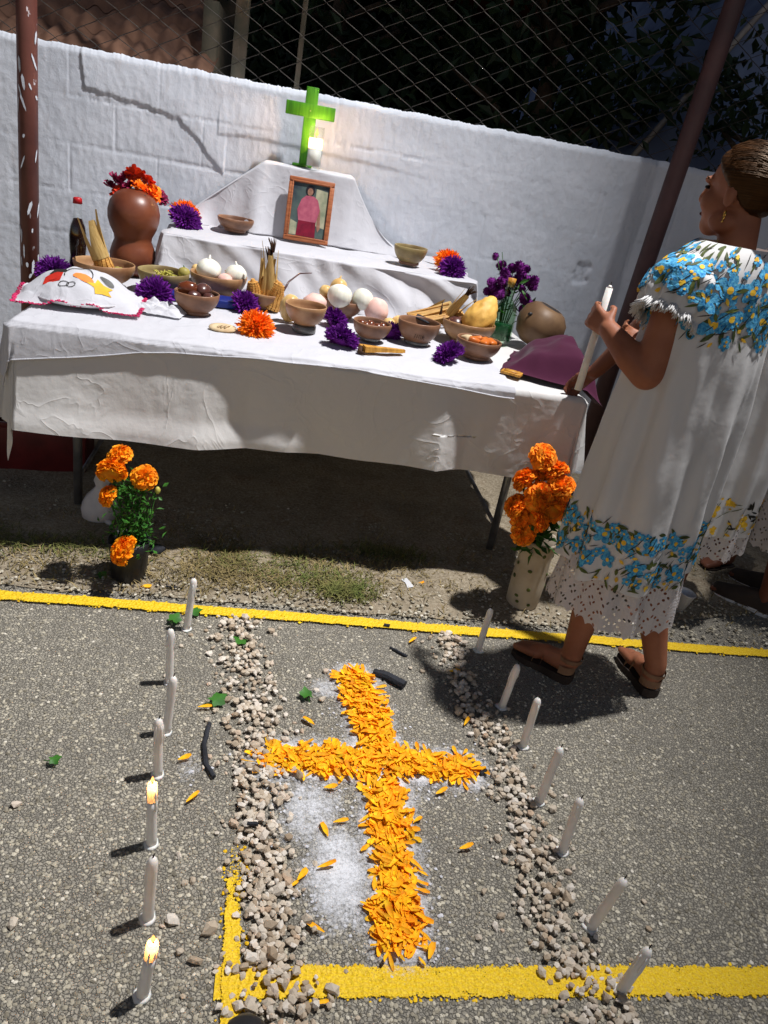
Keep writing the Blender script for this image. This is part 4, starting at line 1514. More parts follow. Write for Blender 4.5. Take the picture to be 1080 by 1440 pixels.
o = b.build('dark_pod', charcoal); o.location = (0.60, 2.95, SZ + .072); o.rotation_euler = (R(10), R(12), R(-18)); tag(o, 'flat dark pod lying on the far rim of the broth bowl', 'pod')

t_ = thing('stick_bundle', 'bundle of thin tan cinnamon sticks leaning behind the broth bowl', 'sticks', (0.655, 3.05, SZ))
for k in range(26):
    u_ = (k % 13) / 12 - .5
    ly = k // 13
    b = MB()
    p0 = Vector((-.10 + .05 * u_ + .02 * ly, .05 - .12 * u_, .032 + .014 * ly + random.uniform(0, .006)))
    p1 = p0 + Vector((.17, .02 + .03 * u_, .055 + random.uniform(-.012, .012)))
    b.tube([p0, p1], .0058, 6); b.build('stick', stickm, t_, smooth=False)
b = MB(); b.tube([(.02, .03, .06), (.022, .04, .10), (.02, .035, .135)], [.006, .005, .001], 5); b.build('dark_tip', huskdark, t_)

bowl('large gourd bowl with a knobbly yellow squash', 0.785, 3.02, 0.108, 0.085, bowlm, seed=11)
t_ = thing('yellow_squash', 'knobbly yellow crookneck squash in the large right bowl', 'squash', (0.80, 3.00, SZ + 0.06), 0, rot=(R(-8), R(30), R(10)))
b = MB()
V, F = ico(4)
vv = []
for p in V:
    q = Vector(p)
    w = 1.08 + .24 * (noise.voronoi(q * 3.6)[0][0] * -1.2 + .5) + .06 * nz(q.x * 4, q.y * 4, q.z * 4)
    tz = q.z
    s_ = 1.0 - .30 * sstep(-.2, 1, tz)
    vv.append((q.x * .062 * w * s_, q.y * .058 * w * s_, q.z * .095 * (1 + .05 * w) + .055))
b.add(vv, F); b.build('body', yellowgourd, t_)
b = MB(); b.ell((0, 0, 0), (.045, .042, .045), 14, 9); o = b.build('hollow_fruit', plum); o.location = (0.735, 3.035, SZ + .05); tag(o, 'dark brown fruit beside the yellow squash in the large bowl', 'fruit')

bowl('reddish gourd bowl of orange candied fruit at the right front', 0.775, 2.775, 0.087, 0.07, bowlm2, seed=12)
for i, (dx, dy, m_) in enumerate([(-.02, .0, orangesweet), (.02, -.01, orangesweet), (.05, .015, orangesweet), (0, .035, orangesweet), (.03, .03, orangesweet), (-.04, .03, cookiem)]):
    t_ = thing('candied_fruit', ['orange', 'orange', 'orange', 'orange', 'orange', 'pale'][i] + ' candied fruit chunk in the reddish bowl, ' + ['left front', 'middle front', 'right rim', 'back left', 'back right', 'left rim'][i], 'sweet', (0.775 + dx, 2.775 + dy, SZ + .052), 0, 'candied fruit in the reddish bowl', rot=(R(20 * math.sin(i * 3)), R(15 * math.cos(i * 2)), i))
    b = MB(); b.box((0, 0, .008), (.046, .034, .028), bev=.008); b.build('body', m_, t_)

t_ = thing('amber_sweet_bar', 'amber wedge of candied squash lying at the front edge', 'sweet', (0.385, 2.635, SZ + .002), R(22))
b = MB()
for k, (w_, z_) in enumerate(((.018, 0), (-.012, .006))):
    bb = MB(); bb.add([(-.07, w_ - .012, z_), (-.07, w_ + .014, z_), (-.07, w_ + .012, z_ + .022), (-.07, w_ - .012, z_ + .02), (.10, w_ * .5 - .008, z_), (.10, w_ * .5 + .008, z_), (.10, w_ * .5 + .006, z_ + .01), (.10, w_ * .5 - .006, z_ + .01)],
                      [(0, 3, 2, 1), (4, 5, 6, 7), (0, 1, 5, 4), (3, 7, 6, 2), (0, 4, 7, 3), (1, 2, 6, 5)])
    bb.build('piece', sweetbar, t_, smooth=False)
bb = MB(); bb.tube([(-.07, .005, .012), (-.085, -.01, .004), (-.075, -.035, .003)], [.012, .009, .002], 6); bb.build('dark_peel', huskdark, t_)

b = MB(); b.box((0, 0, .005), (.075, .05, .01), bev=.002); b.box((0, 0, .0115), (.055, .032, .003))
o = b.build('sweet_wafer', sweetbar); o.location = (0.872, 2.60, SZ); o.rotation_euler = (0, 0, R(-30)); tag(o, 'flat yellow wafer at the right front corner of the top cloth', 'wafer')

# glass bottle with amaranth flowers
t_ = thing('glass_bottle', 'tall green tinted glass bottle with a cork at the right', 'bottle', (0.955, 3.13, SZ))
b = MB()
b.lathe([(0, 0), (.046, 0), (.051, .006), (.051, .115), (.045, .145), (.024, .175), (.0185, .19), (.0185, .235), (.0225, .237), (.0225, .248), (.015, .248), (.0145, .19), (.02, .172), (.041, .143), (.047, .113), (.047, .010), (0, .006)], 28)
b.build('glass', glass, t_)
b = MB(); b.lathe([(0, .0075), (.0455, .0105), (.0455, .075), (0, .075)], 24); b.build('drink', liquor, t_)
b = MB(); b.lathe([(0, .228), (.014, .228), (.0175, .262), (0, .264)], 14); b.build('cork', sweetbar, t_)

t_ = thing('amaranth_bouquet', 'bouquet of purple globe amaranth behind the glass bottle', 'flowers', (1.005, 3.25, SZ))
gl = MB()
rg = random.Random(8)
for k in range(240):
    d = Vector((rg.gauss(0, 1), rg.gauss(0, 1), rg.gauss(0, 1))).normalized()
    s = d.orthogonal().normalized() * .003
    p = d * .012
    gl.add([p - s, p + s, p + d * .0075], [(0, 1, 2)])
gl.ell((0, 0, 0), (.0135, .0135, .015), 10, 7)
globe = gl.mesh('flower_head', amaranth, smooth=False)
heads = [(-.10, .32), (-.105, .22), (-.07, .29), (-.04, .25), (-.075, .235), (-.06, .20), (-.02, .285), (-.01, .22), (.02, .265), (.045, .29), (.05, .25), (.03, .215), (.075, .235), (.09, .225), (-.115, .18), (-.085, .165), (-.045, .165), (-.02, .185), (.055, .175), (.085, .155), (.10, .105), (.06, .13), (-.03, .235), (.0, .30), (-.055, .265), (-.095, .2), (.012, .24), (-.07, .18), (.04, .19), (.07, .26)]
for i, (dx, dz) in enumerate(heads):
    dy = rg.uniform(-.05, .05)
    inst('flower_head', globe, t_, (dx, dy, dz), (rg.uniform(-.5, .5), rg.uniform(-.5, .5), rg.uniform(0, 6)), rg.uniform(.95, 1.5))
b = MB()
for (dx, dz) in heads[::2] + [(-.085, .345)]:
    b.tube([(-.01 + dx * .1, 0, 0.0), (dx * .4, .01, dz * .6), (dx, .0, dz)], [.002, .002, .0015], 5)
stuff(b.build('stems', stemg, t_))
b = MB()
for k in range(60):
    p = Vector((rg.gauss(-.01, .055), rg.uniform(-.05, .05), rg.uniform(.10, .27)))
    leaf_quad(b, p, Vector((rg.uniform(-1, 1), rg.uniform(-1, 1), rg.uniform(-.5, .7))), rg.uniform(.03, .055), rg.uniform(.006, .01))
stuff(b.build('leaves', stemg, t_, smooth=False))

# round gourd pot with a dark opening
t_ = thing('round_gourd', 'round brown hollow gourd with a dark opening at the right end', 'gourd', (1.12, 3.12, SZ), 0, rot=(0, 0, 0))
b = MB()
M = Matrix.Translation((0, 0, .094)) @ Matrix.Rotation(R(18), 4, 'Y') @ Matrix.Rotation(R(4), 4, 'X') @ Matrix.Translation((0, 0, -.094))
b.lathe([(0, 0), (.05, .006), (.085, .03), (.104, .07), (.106, .10), (.095, .14), (.07, .168), (.048, .177), (.046, .172), (.068, .160), (.09, .136), (.098, .1), (.09, .05), (0, .012)], 36, M=M, wob=.05, seed=5)
b.build('body', potm, t_)
b = MB(); b.lathe([(0, .168), (.047, .170), (.05, .176), (0, .173)], 20, M=M); b.build('opening_shade_disc', blackm, t_)  # black disc gives the shade inside the gourd's mouth as colour
b = MB(); b.ell((-.075, -.055, .142), (.012, .006, .008), 8, 6); b.build('hole', blackm, t_)  # black spot in place of a shaded hole

# maroon cloth over the corner
b = MB()


def mar(u, v):
    ax, ay = (u - .5), (v - .5)
    x = .05 + ax * .36 + ay * .14 + .02 * nz(u * 3, v * 3)
    y = ay * .33 - ax * .18
    lump = .085 * math.exp(-((u - .55) / .40) ** 2 - ((v - .58) / .42) ** 2) * (1 + .25 * math.sin(u * 9 + v * 5))
    e = min(u, 1 - u, v, 1 - v)
    z = .004 + (lump * .6 + .06) * sstep(0, .22, e) + .020 * fbm(u * 3, v * 3, 7, 2) * sstep(0, .15, e)
    wx, wy = 1.035 + x, 2.70 + y
    over = (YF - .01) - wy
    if over > 0:
        z -= over * .9
        wy += over * .75
    overx = wx - (XR + .02)
    if overx > 0:
        z -= overx * .55
        wx -= overx * .2
    return (wx, wy, SZ + z + .004)


b.grid(mar, 60, 52)
o = b.build('maroon_cloth', maroon_cloth); tag(o, 'folded maroon cloth draped over the right corner of the table', 'cloth')

# embroidered napkin on a plate, left front
t_ = thing('plate', 'white plate edge showing under the embroidered napkin', 'plate', (-0.655, 2.78, SZ))
b = MB(); b.lathe([(0, .004), (.09, .004), (.15, .014), (.165, .022), (.166, .026), (.15, .019), (.09, .009), (0, .009)], 40); b.build('body', pearl, t_)
t_ = thing('embroidered_napkin', 'white napkin with pink crochet edge and embroidered motifs, left front', 'napkin', (-0.655, 2.78, SZ + .014), R(4))


def nap(u, v):
    x, y = (u - .5) * .40, (v - .5) * .30
    q = math.hypot(x / .19, y / .145)
    dome = .085 * max(0, 1 - q ** 2.0) if q < 1 else 0
    e = min(u, 1 - u, v, 1 - v)
    z = dome + .012 + .010 * nz(u * 5, v * 5, 2) * sstep(0, .2, e) + .005 * nz(u * 11, v * 11, 4)
    if q > 1:
        z = .012 - .035 * min(1, (q - 1) / .35) + .008 * math.sin(math.atan2(y, x) * 9)
    return Vector((x * (1 - .08 * max(0, q - 1)), y * (1 - .08 * max(0, q - 1)), max(z, -.008)))


b = MB(); b.grid(nap, 60, 48); b.build('cloth', white_cloth, t_)
per = [nap(i / 30, 0) for i in range(31)] + [nap(1, i / 24) for i in range(1, 25)] + [nap(1 - i / 30, 1) for i in range(1, 31)] + [nap(0, 1 - i / 24) for i in range(1, 24)]
b = MB()
for i, p in enumerate(per):
    for k in range(7):
        d = Vector((random.uniform(-1, 1), random.uniform(-1, 1), random.uniform(-.4, .8))).normalized()
        out = Vector((p.x, p.y, 0)).normalized()
        q = p + Vector((random.uniform(-.006, .006), random.uniform(-.006, .006), .002))
        b.tube([q, q + (d * .6 + out).normalized() * .008], [.0022, .0012], 4)
stuff(b.build('crochet_edge', thr_pink, t_))


def on_nap(x, y, dz=.0022):
    p = nap(x / .40 + .5, y / .30 + .5)
    return Vector((x, y, p.z + dz))


def patch(parent, name, mat, pts, fn, dz=.0022):
    """flat stitched patch: fan over outline points on a surface function"""
    c = (sum(p[0] for p in pts) / len(pts), sum(p[1] for p in pts) / len(pts))
    vs_ = [fn(c[0], c[1], dz)] + [fn(lerp(c[0], p[0], .5), lerp(c[1], p[1], .5), dz) for p in pts] + [fn(p[0], p[1], dz) for p in pts]
    n = len(pts)
    fs_ = [(0, 1 + i, 1 + (i + 1) % n) for i in range(n)] + [(1 + i, 1 + n + i, 1 + n + (i + 1) % n, 1 + (i + 1) % n) for i in range(n)]
    b = MB(); b.add(vs_, fs_); return b.build(name, mat, parent)


def oval(cx, cy, rx, ry, n=12, rot=0.0):
    return [(cx + rx * math.cos(2 * PI * i / n) * math.cos(rot) - ry * math.sin(2 * PI * i / n) * math.sin(rot), cy + rx * math.cos(2 * PI * i / n) * math.sin(rot) + ry * math.sin(2 * PI * i / n) * math.cos(rot)) for i in range(n)]


patch(t_, 'embroidered_house', thr_red, [(-.115, -.075), (-.060, -.080), (-.055, -.040), (-.085, -.028), (-.112, -.040)], on_nap)
patch(t_, 'embroidered_roof', thr_dark, [(-.10, -.036), (-.045, -.034), (-.050, -.012), (-.088, -.006)], on_nap, .003)
patch(t_, 'embroidered_fruit', thr_org, oval(.012, -.062, .036, .017, rot=-.3), on_nap)
patch(t_, 'embroidered_star', thr_yel, [(.070 + (.046 if i % 2 else .024) * math.cos(i * PI / 5), -.080 + (.030 if i % 2 else .016) * math.sin(i * PI / 5)) for i in range(10)], on_nap, .003)
patch(t_, 'embroidered_leaf', steelglass, oval(.085, -.04, .026, .012, rot=-.4), on_nap)
patch(t_, 'embroidered_spot', thr_red, oval(-.085, -.058, .014, .012), on_nap, .0034)
b = MB()
b.tube([on_nap(-.005 + .045 * math.cos(a), -.045 + .04 * math.sin(a), .003) for a in [R(q) for q in range(-20, 200, 12)]], .0013, 4)
b.tube([on_nap(-.045 + .016 * math.cos(R(q)), -.095 + .010 * math.sin(R(q)), .003) for q in range(0, 361, 24)], .0011, 4)
b.tube([on_nap(-.022 + .014 * math.cos(R(q)), -.098 + .010 * math.sin(R(q)), .003) for q in range(0, 361, 24)], .0011, 4)
stuff(b.build('stitched_outlines', thr_dark, t_))

# ------------------------------------------------------------------ upper steps
bowl('small shallow gourd bowl on the left of the middle step', -0.205, 3.66, 0.082, 0.055, bowlm2, z=SZ2, seed=21)
bowl('olive gourd bowl on the right of the middle step', 0.575, 3.50, 0.076, 0.075, bowlm3, z=SZ2, seed=22)

# picture frame
fr = thing('picture_frame', 'wooden picture frame with a faded portrait, leaning on the middle step', 'picture frame', (0.112, 3.655, SZ2 + .002), R(-2), rot=(R(-13), 0, R(-3)))
FW, FH, fw, dp = .205, .272, .022, .018
for (cx, cz, sx, sz) in ((0, fw / 2, FW, fw), (0, FH - fw / 2, FW, fw), (-FW / 2 + fw / 2, FH / 2, fw, FH - 2 * fw), (FW / 2 - fw / 2, FH / 2, fw, FH - 2 * fw)):
    b = MB(); b.box((cx, 0, cz), (sx, dp, sz), bev=.004); b.build('frame_bar', wood, fr)
    b = MB(); b.box((cx * .93, -.008, FH / 2 + (cz - FH / 2) * .95), (sx * .9 if sx > .1 else .006, .006, .006 if sx > .1 else sz * 1.02), bev=.0015); b.build('inner_moulding', wood, fr)
b = MB(); b.box((0, .004, FH / 2), (FW - .02, .004, FH - .02)); b.build('back_board', tablew, fr)
b = MB(); b.tube([(0, .01, FH * .72), (0, .085, .015)], .006, 6); b.build('easel_strut', wood, fr)
pw, ph = FW - 2 * fw, FH - 2 * fw
ph_bg = pm('photo_background', rgb(88, 104, 96), rgb(44, 52, 62), rough=0.3, nscale=9)
ph_pale = pm('photo_pale', rgb(170, 166, 140), rgb(120, 128, 104), rough=0.3, nscale=20)
ph_pink = pm('photo_pink', rgb(178, 96, 112), rgb(150, 70, 92), rough=0.3, nscale=30)
ph_red = pm('photo_crimson', rgb(128, 26, 48), rgb(100, 20, 40), rough=0.3, nscale=30)
ph_skin = pm('photo_skin', rgb(150, 112, 92), rgb(120, 84, 70), rough=0.3, nscale=60)
ph_dark = pm('photo_dark', rgb(34, 30, 36), rough=0.3)


def flat(name, mat, pts, y):
    b = MB(); b.add([(px * pw, y, fw + pz * ph) for px, pz in pts], [tuple(range(len(pts)))]); b.build(name, mat, pic, smooth=False)


b = MB(); b.add([(-pw / 2, -.0005, fw), (pw / 2, -.0005, fw), (pw / 2, -.0005, fw + ph), (-pw / 2, -.0005, fw + ph)], [(0, 1, 2, 3)])
pic = b.build('portrait_print', ph_bg, fr)
flat('printed_backdrop', ph_pale, [(.12, .25), (.48, .2), (.48, .9), (.15, .93)], -.0010)
flat('printed_railing', ph_pale, [(-.49, .02), (-.3, .02), (-.3, .25), (-.49, .3)], -.0010)
flat('printed_skirt', ph_red, [(-.30, 0.01), (.24, 0.01), (.22, .36), (-.26, .36)], -.0014)
flat('printed_blouse', ph_pink, [(-.27, .30), (.23, .30), (.30, .55), (.22, .72), (.10, .78), (-.12, .78), (-.24, .70), (-.33, .5)], -.0018)
flat('printed_arm', ph_skin, [(.23, .60), (.31, .55), (.36, .2), (.30, .12), (.26, .2)], -.0016)
flat('printed_hair', ph_dark, [(-.10 + .0, .80)] + [(-.02 + .13 * math.cos(R(a)), .88 + .10 * math.sin(R(a))) for a in range(-60, 241, 25)], -.0022)
flat('printed_face', ph_skin, [(-.02 + .08 * math.cos(R(a)), .855 + .072 * math.sin(R(a))) for a in range(0, 360, 30)], -.0026)

# green cross with its candle
gc = thing('green_cross', 'bright green painted wooden cross on the top step', 'cross', (0.075, 3.875, T3 + .006), R(-4))
b = MB(); b.box((0, 0, 0.165), (.055, .022, .33), bev=.003); b.build('upright', greenp, gc)
b = MB(); b.box((0, -.001, .235), (.222, .0235, .056), bev=.003); b.build('crossbar', greenp, gc)
b = MB(); b.box((-.012, 0.015, .006), (.09, .06, .012), bev=.003); b.build('base', greenp, gc)
b = MB(); b.lathe([(0, 0), (.003, 0), (.003, .002), (0, .003)], 8, M=Matrix.Translation((0, -.013, .235)) @ Matrix.Rotation(R(90), 4, 'X')); b.build('nail', steel, gc)


def make_flame(parent, loc, h, power):
    b = MB()
    b.lathe([(0, 0), (h * .16, h * .12), (h * .22, h * .3), (h * .17, h * .55), (h * .08, h * .8), (0, h)], 12)
    f = b.build('flame', flame, parent)
    f.location = loc
    ld = bpy.data.lights.new('flame_light', 'POINT')
    ld.energy = power
    ld.color = (1.0, 0.52, 0.2)
    ld.shadow_soft_size = 0.008
    lo = bpy.data.objects.new('flame_light', ld)
    COL.objects.link(lo)
    lo.parent = parent
    lo.location = (loc[0], loc[1], loc[2] + h * .5)


vc = thing('glass_candle', 'lit white candle in a tall glass before the green cross', 'candle', (0.112, 3.795, T3 + .008))
b = MB(); b.lathe([(0, 0), (.031, 0), (.033, .004), (.0345, .175), (.033, .175), (.0315, .012), (0, .010)], 26); b.build('glass', clearglass, vc)
b = MB(); b.lathe([(0, .0115), (.0300, .0125), (.0303, .085), (0, .085)], 24); b.build('wax', waxm, vc)
b = MB(); b.lathe([(0, .086), (.0303, .086), (.0305, .125), (.027, .128), (.012, .124), (0, .123)], 24); b.build('melting_top', waxglow, vc)
b = MB(); b.tube([(0, 0, .122), (.001, 0, .138)], .0012, 5); b.build('wick', wickm, vc)
make_flame(vc, (0, 0, .134), .036, 15.0)
ld = bpy.data.lights.new('added_wax_glow_light', 'POINT'); ld.energy = 1.2; ld.color = (1.0, .5, .18); ld.shadow_soft_size = .005  # added lamp inside the wax, makes the candle top glow
lo = bpy.data.objects.new('added_wax_glow_light', ld); COL.objects.link(lo); lo.parent = vc; lo.location = (0, 0, .108)
# ------------------------------------------------------------------ candles on the ground
WORDS = ['first', 'second', 'third', 'fourth', 'fifth', 'sixth', 'seventh']


def ground_candle(label, x, y, h, lean=(0, 0), lit=False, r=0.0112):
    t_ = thing('ground_candle', label, 'candle', (x, y, 0.0), 0, 'white candles standing on the asphalt')
    b = MB()
    lx, ly = lean
    pts, rad = [], []
    tip = .014 if not lit else .004
    for i in range(9):
        s_ = i / 8
        z = s_ * (h - tip)
        pts.append((lx * s_ + .0006 * nz(s_ * 9, x * 9), ly * s_, z)); rad.append(r * (1.03 - .06 * s_ + .03 * nz(s_ * 7, x * 20 + y)))
    if lit:
        pts += [(lx, ly, h - .001)]; rad += [r * .78]
    else:
        pts += [(lx, ly, h - .006), (lx, ly, h)]; rad += [r * .72, r * .28]
    if lit:
        b.tube(pts[:7], rad[:7], 14); b.build('wax', waxm, t_)
        b = MB(); b.tube(pts[6:], rad[6:], 14); b.build('melting_top', waxglow, t_)
    else:
        b.tube(pts, rad, 14); b.build('wax', waxm, t_)
    b = MB(); b.tube([(lx, ly, h - .003), (lx + .0016, ly, h + .006), (lx + .003, ly, h + .010)], .0015, 5); b.build('wick', wickm, t_)
    for q in range(random.choice((1, 2, 3))):
        a = R(random.uniform(170, 370)); zt = h - .016; zl = random.uniform(.02, .07)
        b = MB()
        b.tube([((lx * (zt - zl * k / 4) / h) + math.cos(a) * r * 1.0, (ly * (zt - zl * k / 4) / h) + math.sin(a) * r * 1.0, zt - zl * k / 4) for k in range(5)], [.0008, .0018, .002, .0024, .0012], 6); b.build('wax_drip', waxm, t_)
    b = MB(); b.lathe([(0, .001), (r * 1.7, .001), (r * 1.35, .004), (r * 1.0, .006), (0, .006)], 14, wob=.3, seed=x * 7 + y); b.build('wax_foot', waxm, t_)
    if lit:
        make_flame(t_, (lx, ly, h + .002), .018, 0.10)
        ld = bpy.data.lights.new('added_wax_glow_light', 'POINT'); ld.energy = .06; ld.color = (1.0, .42, .12); ld.shadow_soft_size = .003  # extra lamp set in the wax so its top glows
        lo = bpy.data.objects.new('added_wax_glow_light', ld); COL.objects.link(lo); lo.parent = t_; lo.location = (lx * .95, ly * .95, h - .010)
    return t_


LC = [(-.166, 1.998, .19, (.012, 0)), (-.182, 1.739, .186, (-.004, 0)), (-.162, 1.542, .185, (.010, 0)), (-.161, 1.396, .178, (-.004, 0)), (-.144, 1.196, .184, (-.004, 0)), (-.123, 1.02, .178, (.004, 0)), (-.108, .869, .152, (.014, 0))]
RC = [(.789, 1.997, .17, (.006, 0)), (.800, 1.717, .165, (.010, 0)), (.821, 1.555, .178, (.0, 0)), (.809, 1.355, .192, (.006, 0)), (.821, 1.203, .180, (-.004, 0)), (.821, 1.006, .162, (.028, 0)), (.834, .868, .140, (.016, 0))]
for i, (x, y, h, ln) in enumerate(LC):
    lit = i in (4, 6)
    lab = ('burning white candle in the left row, %s from the table' % WORDS[i]) if lit else ('unlit white candle in the left row, %s from the table' % WORDS[i])
    ground_candle(lab, x, y, h, ln, lit)
for i, (x, y, h, ln) in enumerate(RC):
    ground_candle('unlit white candle in the right row, %s from the table' % WORDS[i], x, y, h, ln)

# ------------------------------------------------------------------ pebble rows
prng = np.random.default_rng(17)
band_l = ([.80, .87, .94, 1.09, 1.27, 1.5, 1.76, 2.07], [.085, .07, .055, .06, .03, -.005, -.05, -.09], [.22, .215, .19, .175, .145, .155, .115, .055])
band_r = ([.80, .85, 1.0, 1.2, 1.4, 1.6, 1.82, 2.08], [.70, .69, .67, .675, .675, .665, .645, .635], [.86, .845, .81, .81, .815, .79, .73, .745])
heap = {}
pebs = []


def drop(x, y, r, grp):
    k = (int(round(x / .014)), int(round(y / .014)))
    hh = max(heap.get((k[0] + i, k[1] + j), 0) * (1 if i == j == 0 else .55) for i in (-1, 0, 1) for j in (-1, 0, 1))
    z = min(hh, .009) + r * .45
    heap[k] = min(hh + r * .8, .016)
    pebs.append((x, y, z, r, grp))


for grp, (by_, b0, b1), n in (('l', band_l, 1000), ('r', band_r, 720)):
    for i in range(n):
        y = 0.80 + 1.28 * prng.random() ** 1.15
        x0, x1 = np.interp(y, by_, b0), np.interp(y, by_, b1)
        s_ = float(np.clip(prng.normal(.5, .30), -.5, 1.5))
        x = x0 + (x1 - x0) * s_
        r = float(prng.choice([.0055, .0075, .0092, .0118], p=[.30, .36, .25, .09])) * prng.uniform(.85, 1.15)
        drop(x, y, r, grp)
for i in range(70):
    y = 0.82 + 1.25 * prng.random()
    c = np.interp(y, band_l[0], band_l[1]) if i % 2 else np.interp(y, band_r[0], band_r[2])
    pebs.append((c + prng.normal(0, .09), y, .004, prng.uniform(.005, .009), 's'))
for x, y, r in ((-.073, 1.012, .016), (-.454, 1.289, .012), (.268, 1.828, .011), (.557, .981, .010), (.001, .993, .016), (.239, .875, .014), (.596, 1.09, .009), (.601, 1.005, .010), (-.372, 1.005, .013), (-.05, .95, .01), (.25, 1.70, .012), (.235, 1.74, .01), (.215, 1.8, .009), (.62, 1.03, .009), (.84, 1.33, .012), (-.02, .93, .013), (-.06, 1.10, .008), (-.045, 1.105, .009)):
    pebs.append((x, y, r * .55, r, 's'))
score = sorted(range(len(pebs)), key=lambda i: -pebs[i][3] / (0.8 + pebs[i][1]))
chosen = set(score[:300])
peb_meshes = []
for k in range(9):
    b = MB(); b.add(pebble_shape(prng, .72, .3).tolist(), ICOF1)
    me = b.mesh('pebble', pebm, smooth=False)
    peb_meshes.append(me)
PL = {'l': ('small pale limestone pebble in the left pebble row', 'pebbles of the left row'), 'r': ('small pale limestone pebble in the right pebble row', 'pebbles of the right row'), 's': ('loose pale limestone pebble lying apart from the two rows', 'loose pebbles on the asphalt')}
for i in sorted(chosen):
    x, y, z, r, grp = pebs[i]
    o = inst('pebble', peb_meshes[i % 9], None, (x, y, z), (prng.uniform(-.5, .5), prng.uniform(-.5, .5), prng.uniform(0, 6.28)), r)
    tag(o, PL[grp][0], 'pebble', PL[grp][1])
rest = [(p[0], p[1], p[2], p[3]) for i, p in enumerate(pebs) if i not in chosen]
o = stuff(stones_mesh('small_pebbles', pebm, rest, prng, flat=.72, rough=.3))
tag(o, 'remaining small limestone pebbles filling both pebble rows', 'pebbles')

# ------------------------------------------------------------------ petals


def petal_pts(L, w, curl, rg):
    vs_ = []
    for j, (t_, ww) in enumerate(((0, .25), (.35, .75), (.7, 1.0), (1.0, .55))):
        for s_ in (-1, 0, 1):
            vs_.append(Vector((t_ * L + (0.0 if s_ else .04 * L * (1 if j == 3 else 0)), s_ * w * ww, curl * L * t_ * t_ + abs(s_) * w * .5 * (.5 + rg.random()) + rg.uniform(-.04, .04) * L)))
    fs_ = [(3 * j + s_, 3 * j + s_ + 1, 3 * j + s_ + 4, 3 * j + s_ + 3) for j in range(3) for s_ in (0, 1)]
    return vs_, fs_


prg = random.Random(77)
pet_meshes = []
for k in range(8):
    b = MB(); b.add(*petal_pts(.031 * prg.uniform(.6, 1.3), .0058 * prg.uniform(.6, 1.35), prg.uniform(-.15, .2), prg)); pet_meshes.append(b.mesh('petal', petalm))


def in_cross(x, y):
    d = min(seg_dist(x, y, s) - s[2] for s in CROSS_SEGS)
    return d + .002 + .016 * nz(x * 24, y * 24) + .014 * nz(x * 9, y * 9, 4)


pc = thing('petal_cross', 'cross of orange marigold petals laid on the asphalt', 'petal cross', (0.40, 1.40, 0))
cand = []
while len(cand) < 2250:
    x, y = prg.uniform(.05, .72), prg.uniform(.88, 1.86)
    d = in_cross(x, y)
    if d < -.004 or (d < .012 and prg.random() < .10):
        cand.append((x, y, d))
V, F = [], []
tot = len(cand)
for i, (x, y, d) in enumerate(cand):
    depth = sstep(0, .04, -d)
    z = .006 + (.002 + .007 * depth) * (i / tot) + prg.uniform(0, .003)
    rot = (prg.uniform(-.4, .4), prg.uniform(-.2, .12), prg.uniform(0, 2 * PI))
    if i >= tot - 300:
        inst('petal', pet_meshes[i % 8], pc, (x - .40, y - 1.40, z), rot, prg.uniform(.75, 1.2))
    else:
        vs_, fs_ = petal_pts(.031 * prg.uniform(.5, 1.3), .0058 * prg.uniform(.6, 1.35), prg.uniform(-.15, .2), prg)
        M = Matrix.Translation((x - .40, y - 1.40, z)) @ Euler(rot).to_matrix().to_4x4()
        o_ = len(V)
        V += [M @ p for p in vs_]; F += [tuple(q + o_ for q in f) for f in fs_]
b = MB(); b.add(V, F); stuff(b.build('petal_bed', petalm, pc))

loose = [(-.083, 1.307, .9, 'orange petal alone left of the pebble row, level with the burning candle'), (-.155, 1.318, 2.0, 'orange petal beside the fifth candle of the left row'), (-.119, 1.437, .4, 'orange petal beside the fourth candle of the left row'), (.247, 1.222, 1.9, 'long orange petal left of the cross shaft on white lime'),
         (.262, 1.262, .2, 'orange petal touching the cross shaft from the left'), (.22, 1.136, .3, 'orange petal on the lime, left of the lower shaft'), (.176, 1.105, .9, 'orange petal between the pebble row and the lime'), (.160, 1.088, .7, 'second orange petal at the edge of the left pebble row'), (.23, .985, 2.6, 'orange petal near the foot of the cross, left side'),
         (.559, 1.196, .3, 'single orange petal on bare asphalt right of the cross shaft'), (.244, 1.366, 0.1, 'orange petal just below the left cross arm'), (.225, 1.589, 2.4, 'orange petal above the left cross arm'), (-.092, 1.634, .1, 'orange petal left of the pebble row near the big green leaf'), (.36, .955, 2.2, 'orange petal lying upright beside the foot of the cross'), (.34, 1.0, 1.9, 'orange petal along the lower left edge of the shaft'),
         (.47, 1.12, 2.5, 'orange petal sticking out to the right of the lower shaft'), (.46, 1.135, 2.3, 'orange petal pair mate right of the lower shaft'), (.53, 1.36, .5, 'orange petal below the right cross arm'), (.44, .93, 1.2, 'orange petal at the lower right end of the cross'), (.66, 1.86, .2, 'brown orange petal at the top of the right pebble row'), (.66, 1.62, 1.0, 'small orange petal beside the right pebble row'), (.62, 2.36, .4, 'orange petal on the soil before the table'), (-.34, 2.20, .3, 'orange petal beside the black flower pot'), (.21, .845, .2, 'orange petal on the near yellow line by the left pebbles'), (.55, 2.0, .8, 'orange petal beside the far yellow line')]
for i, (x, y, a, lab) in enumerate(loose):
    o = inst('loose_petal', pet_meshes[i % 8], None, (x, y, .010), (.2, -.1, a), 1.15)
    tag(o, lab, 'petal', 'loose marigold petals')


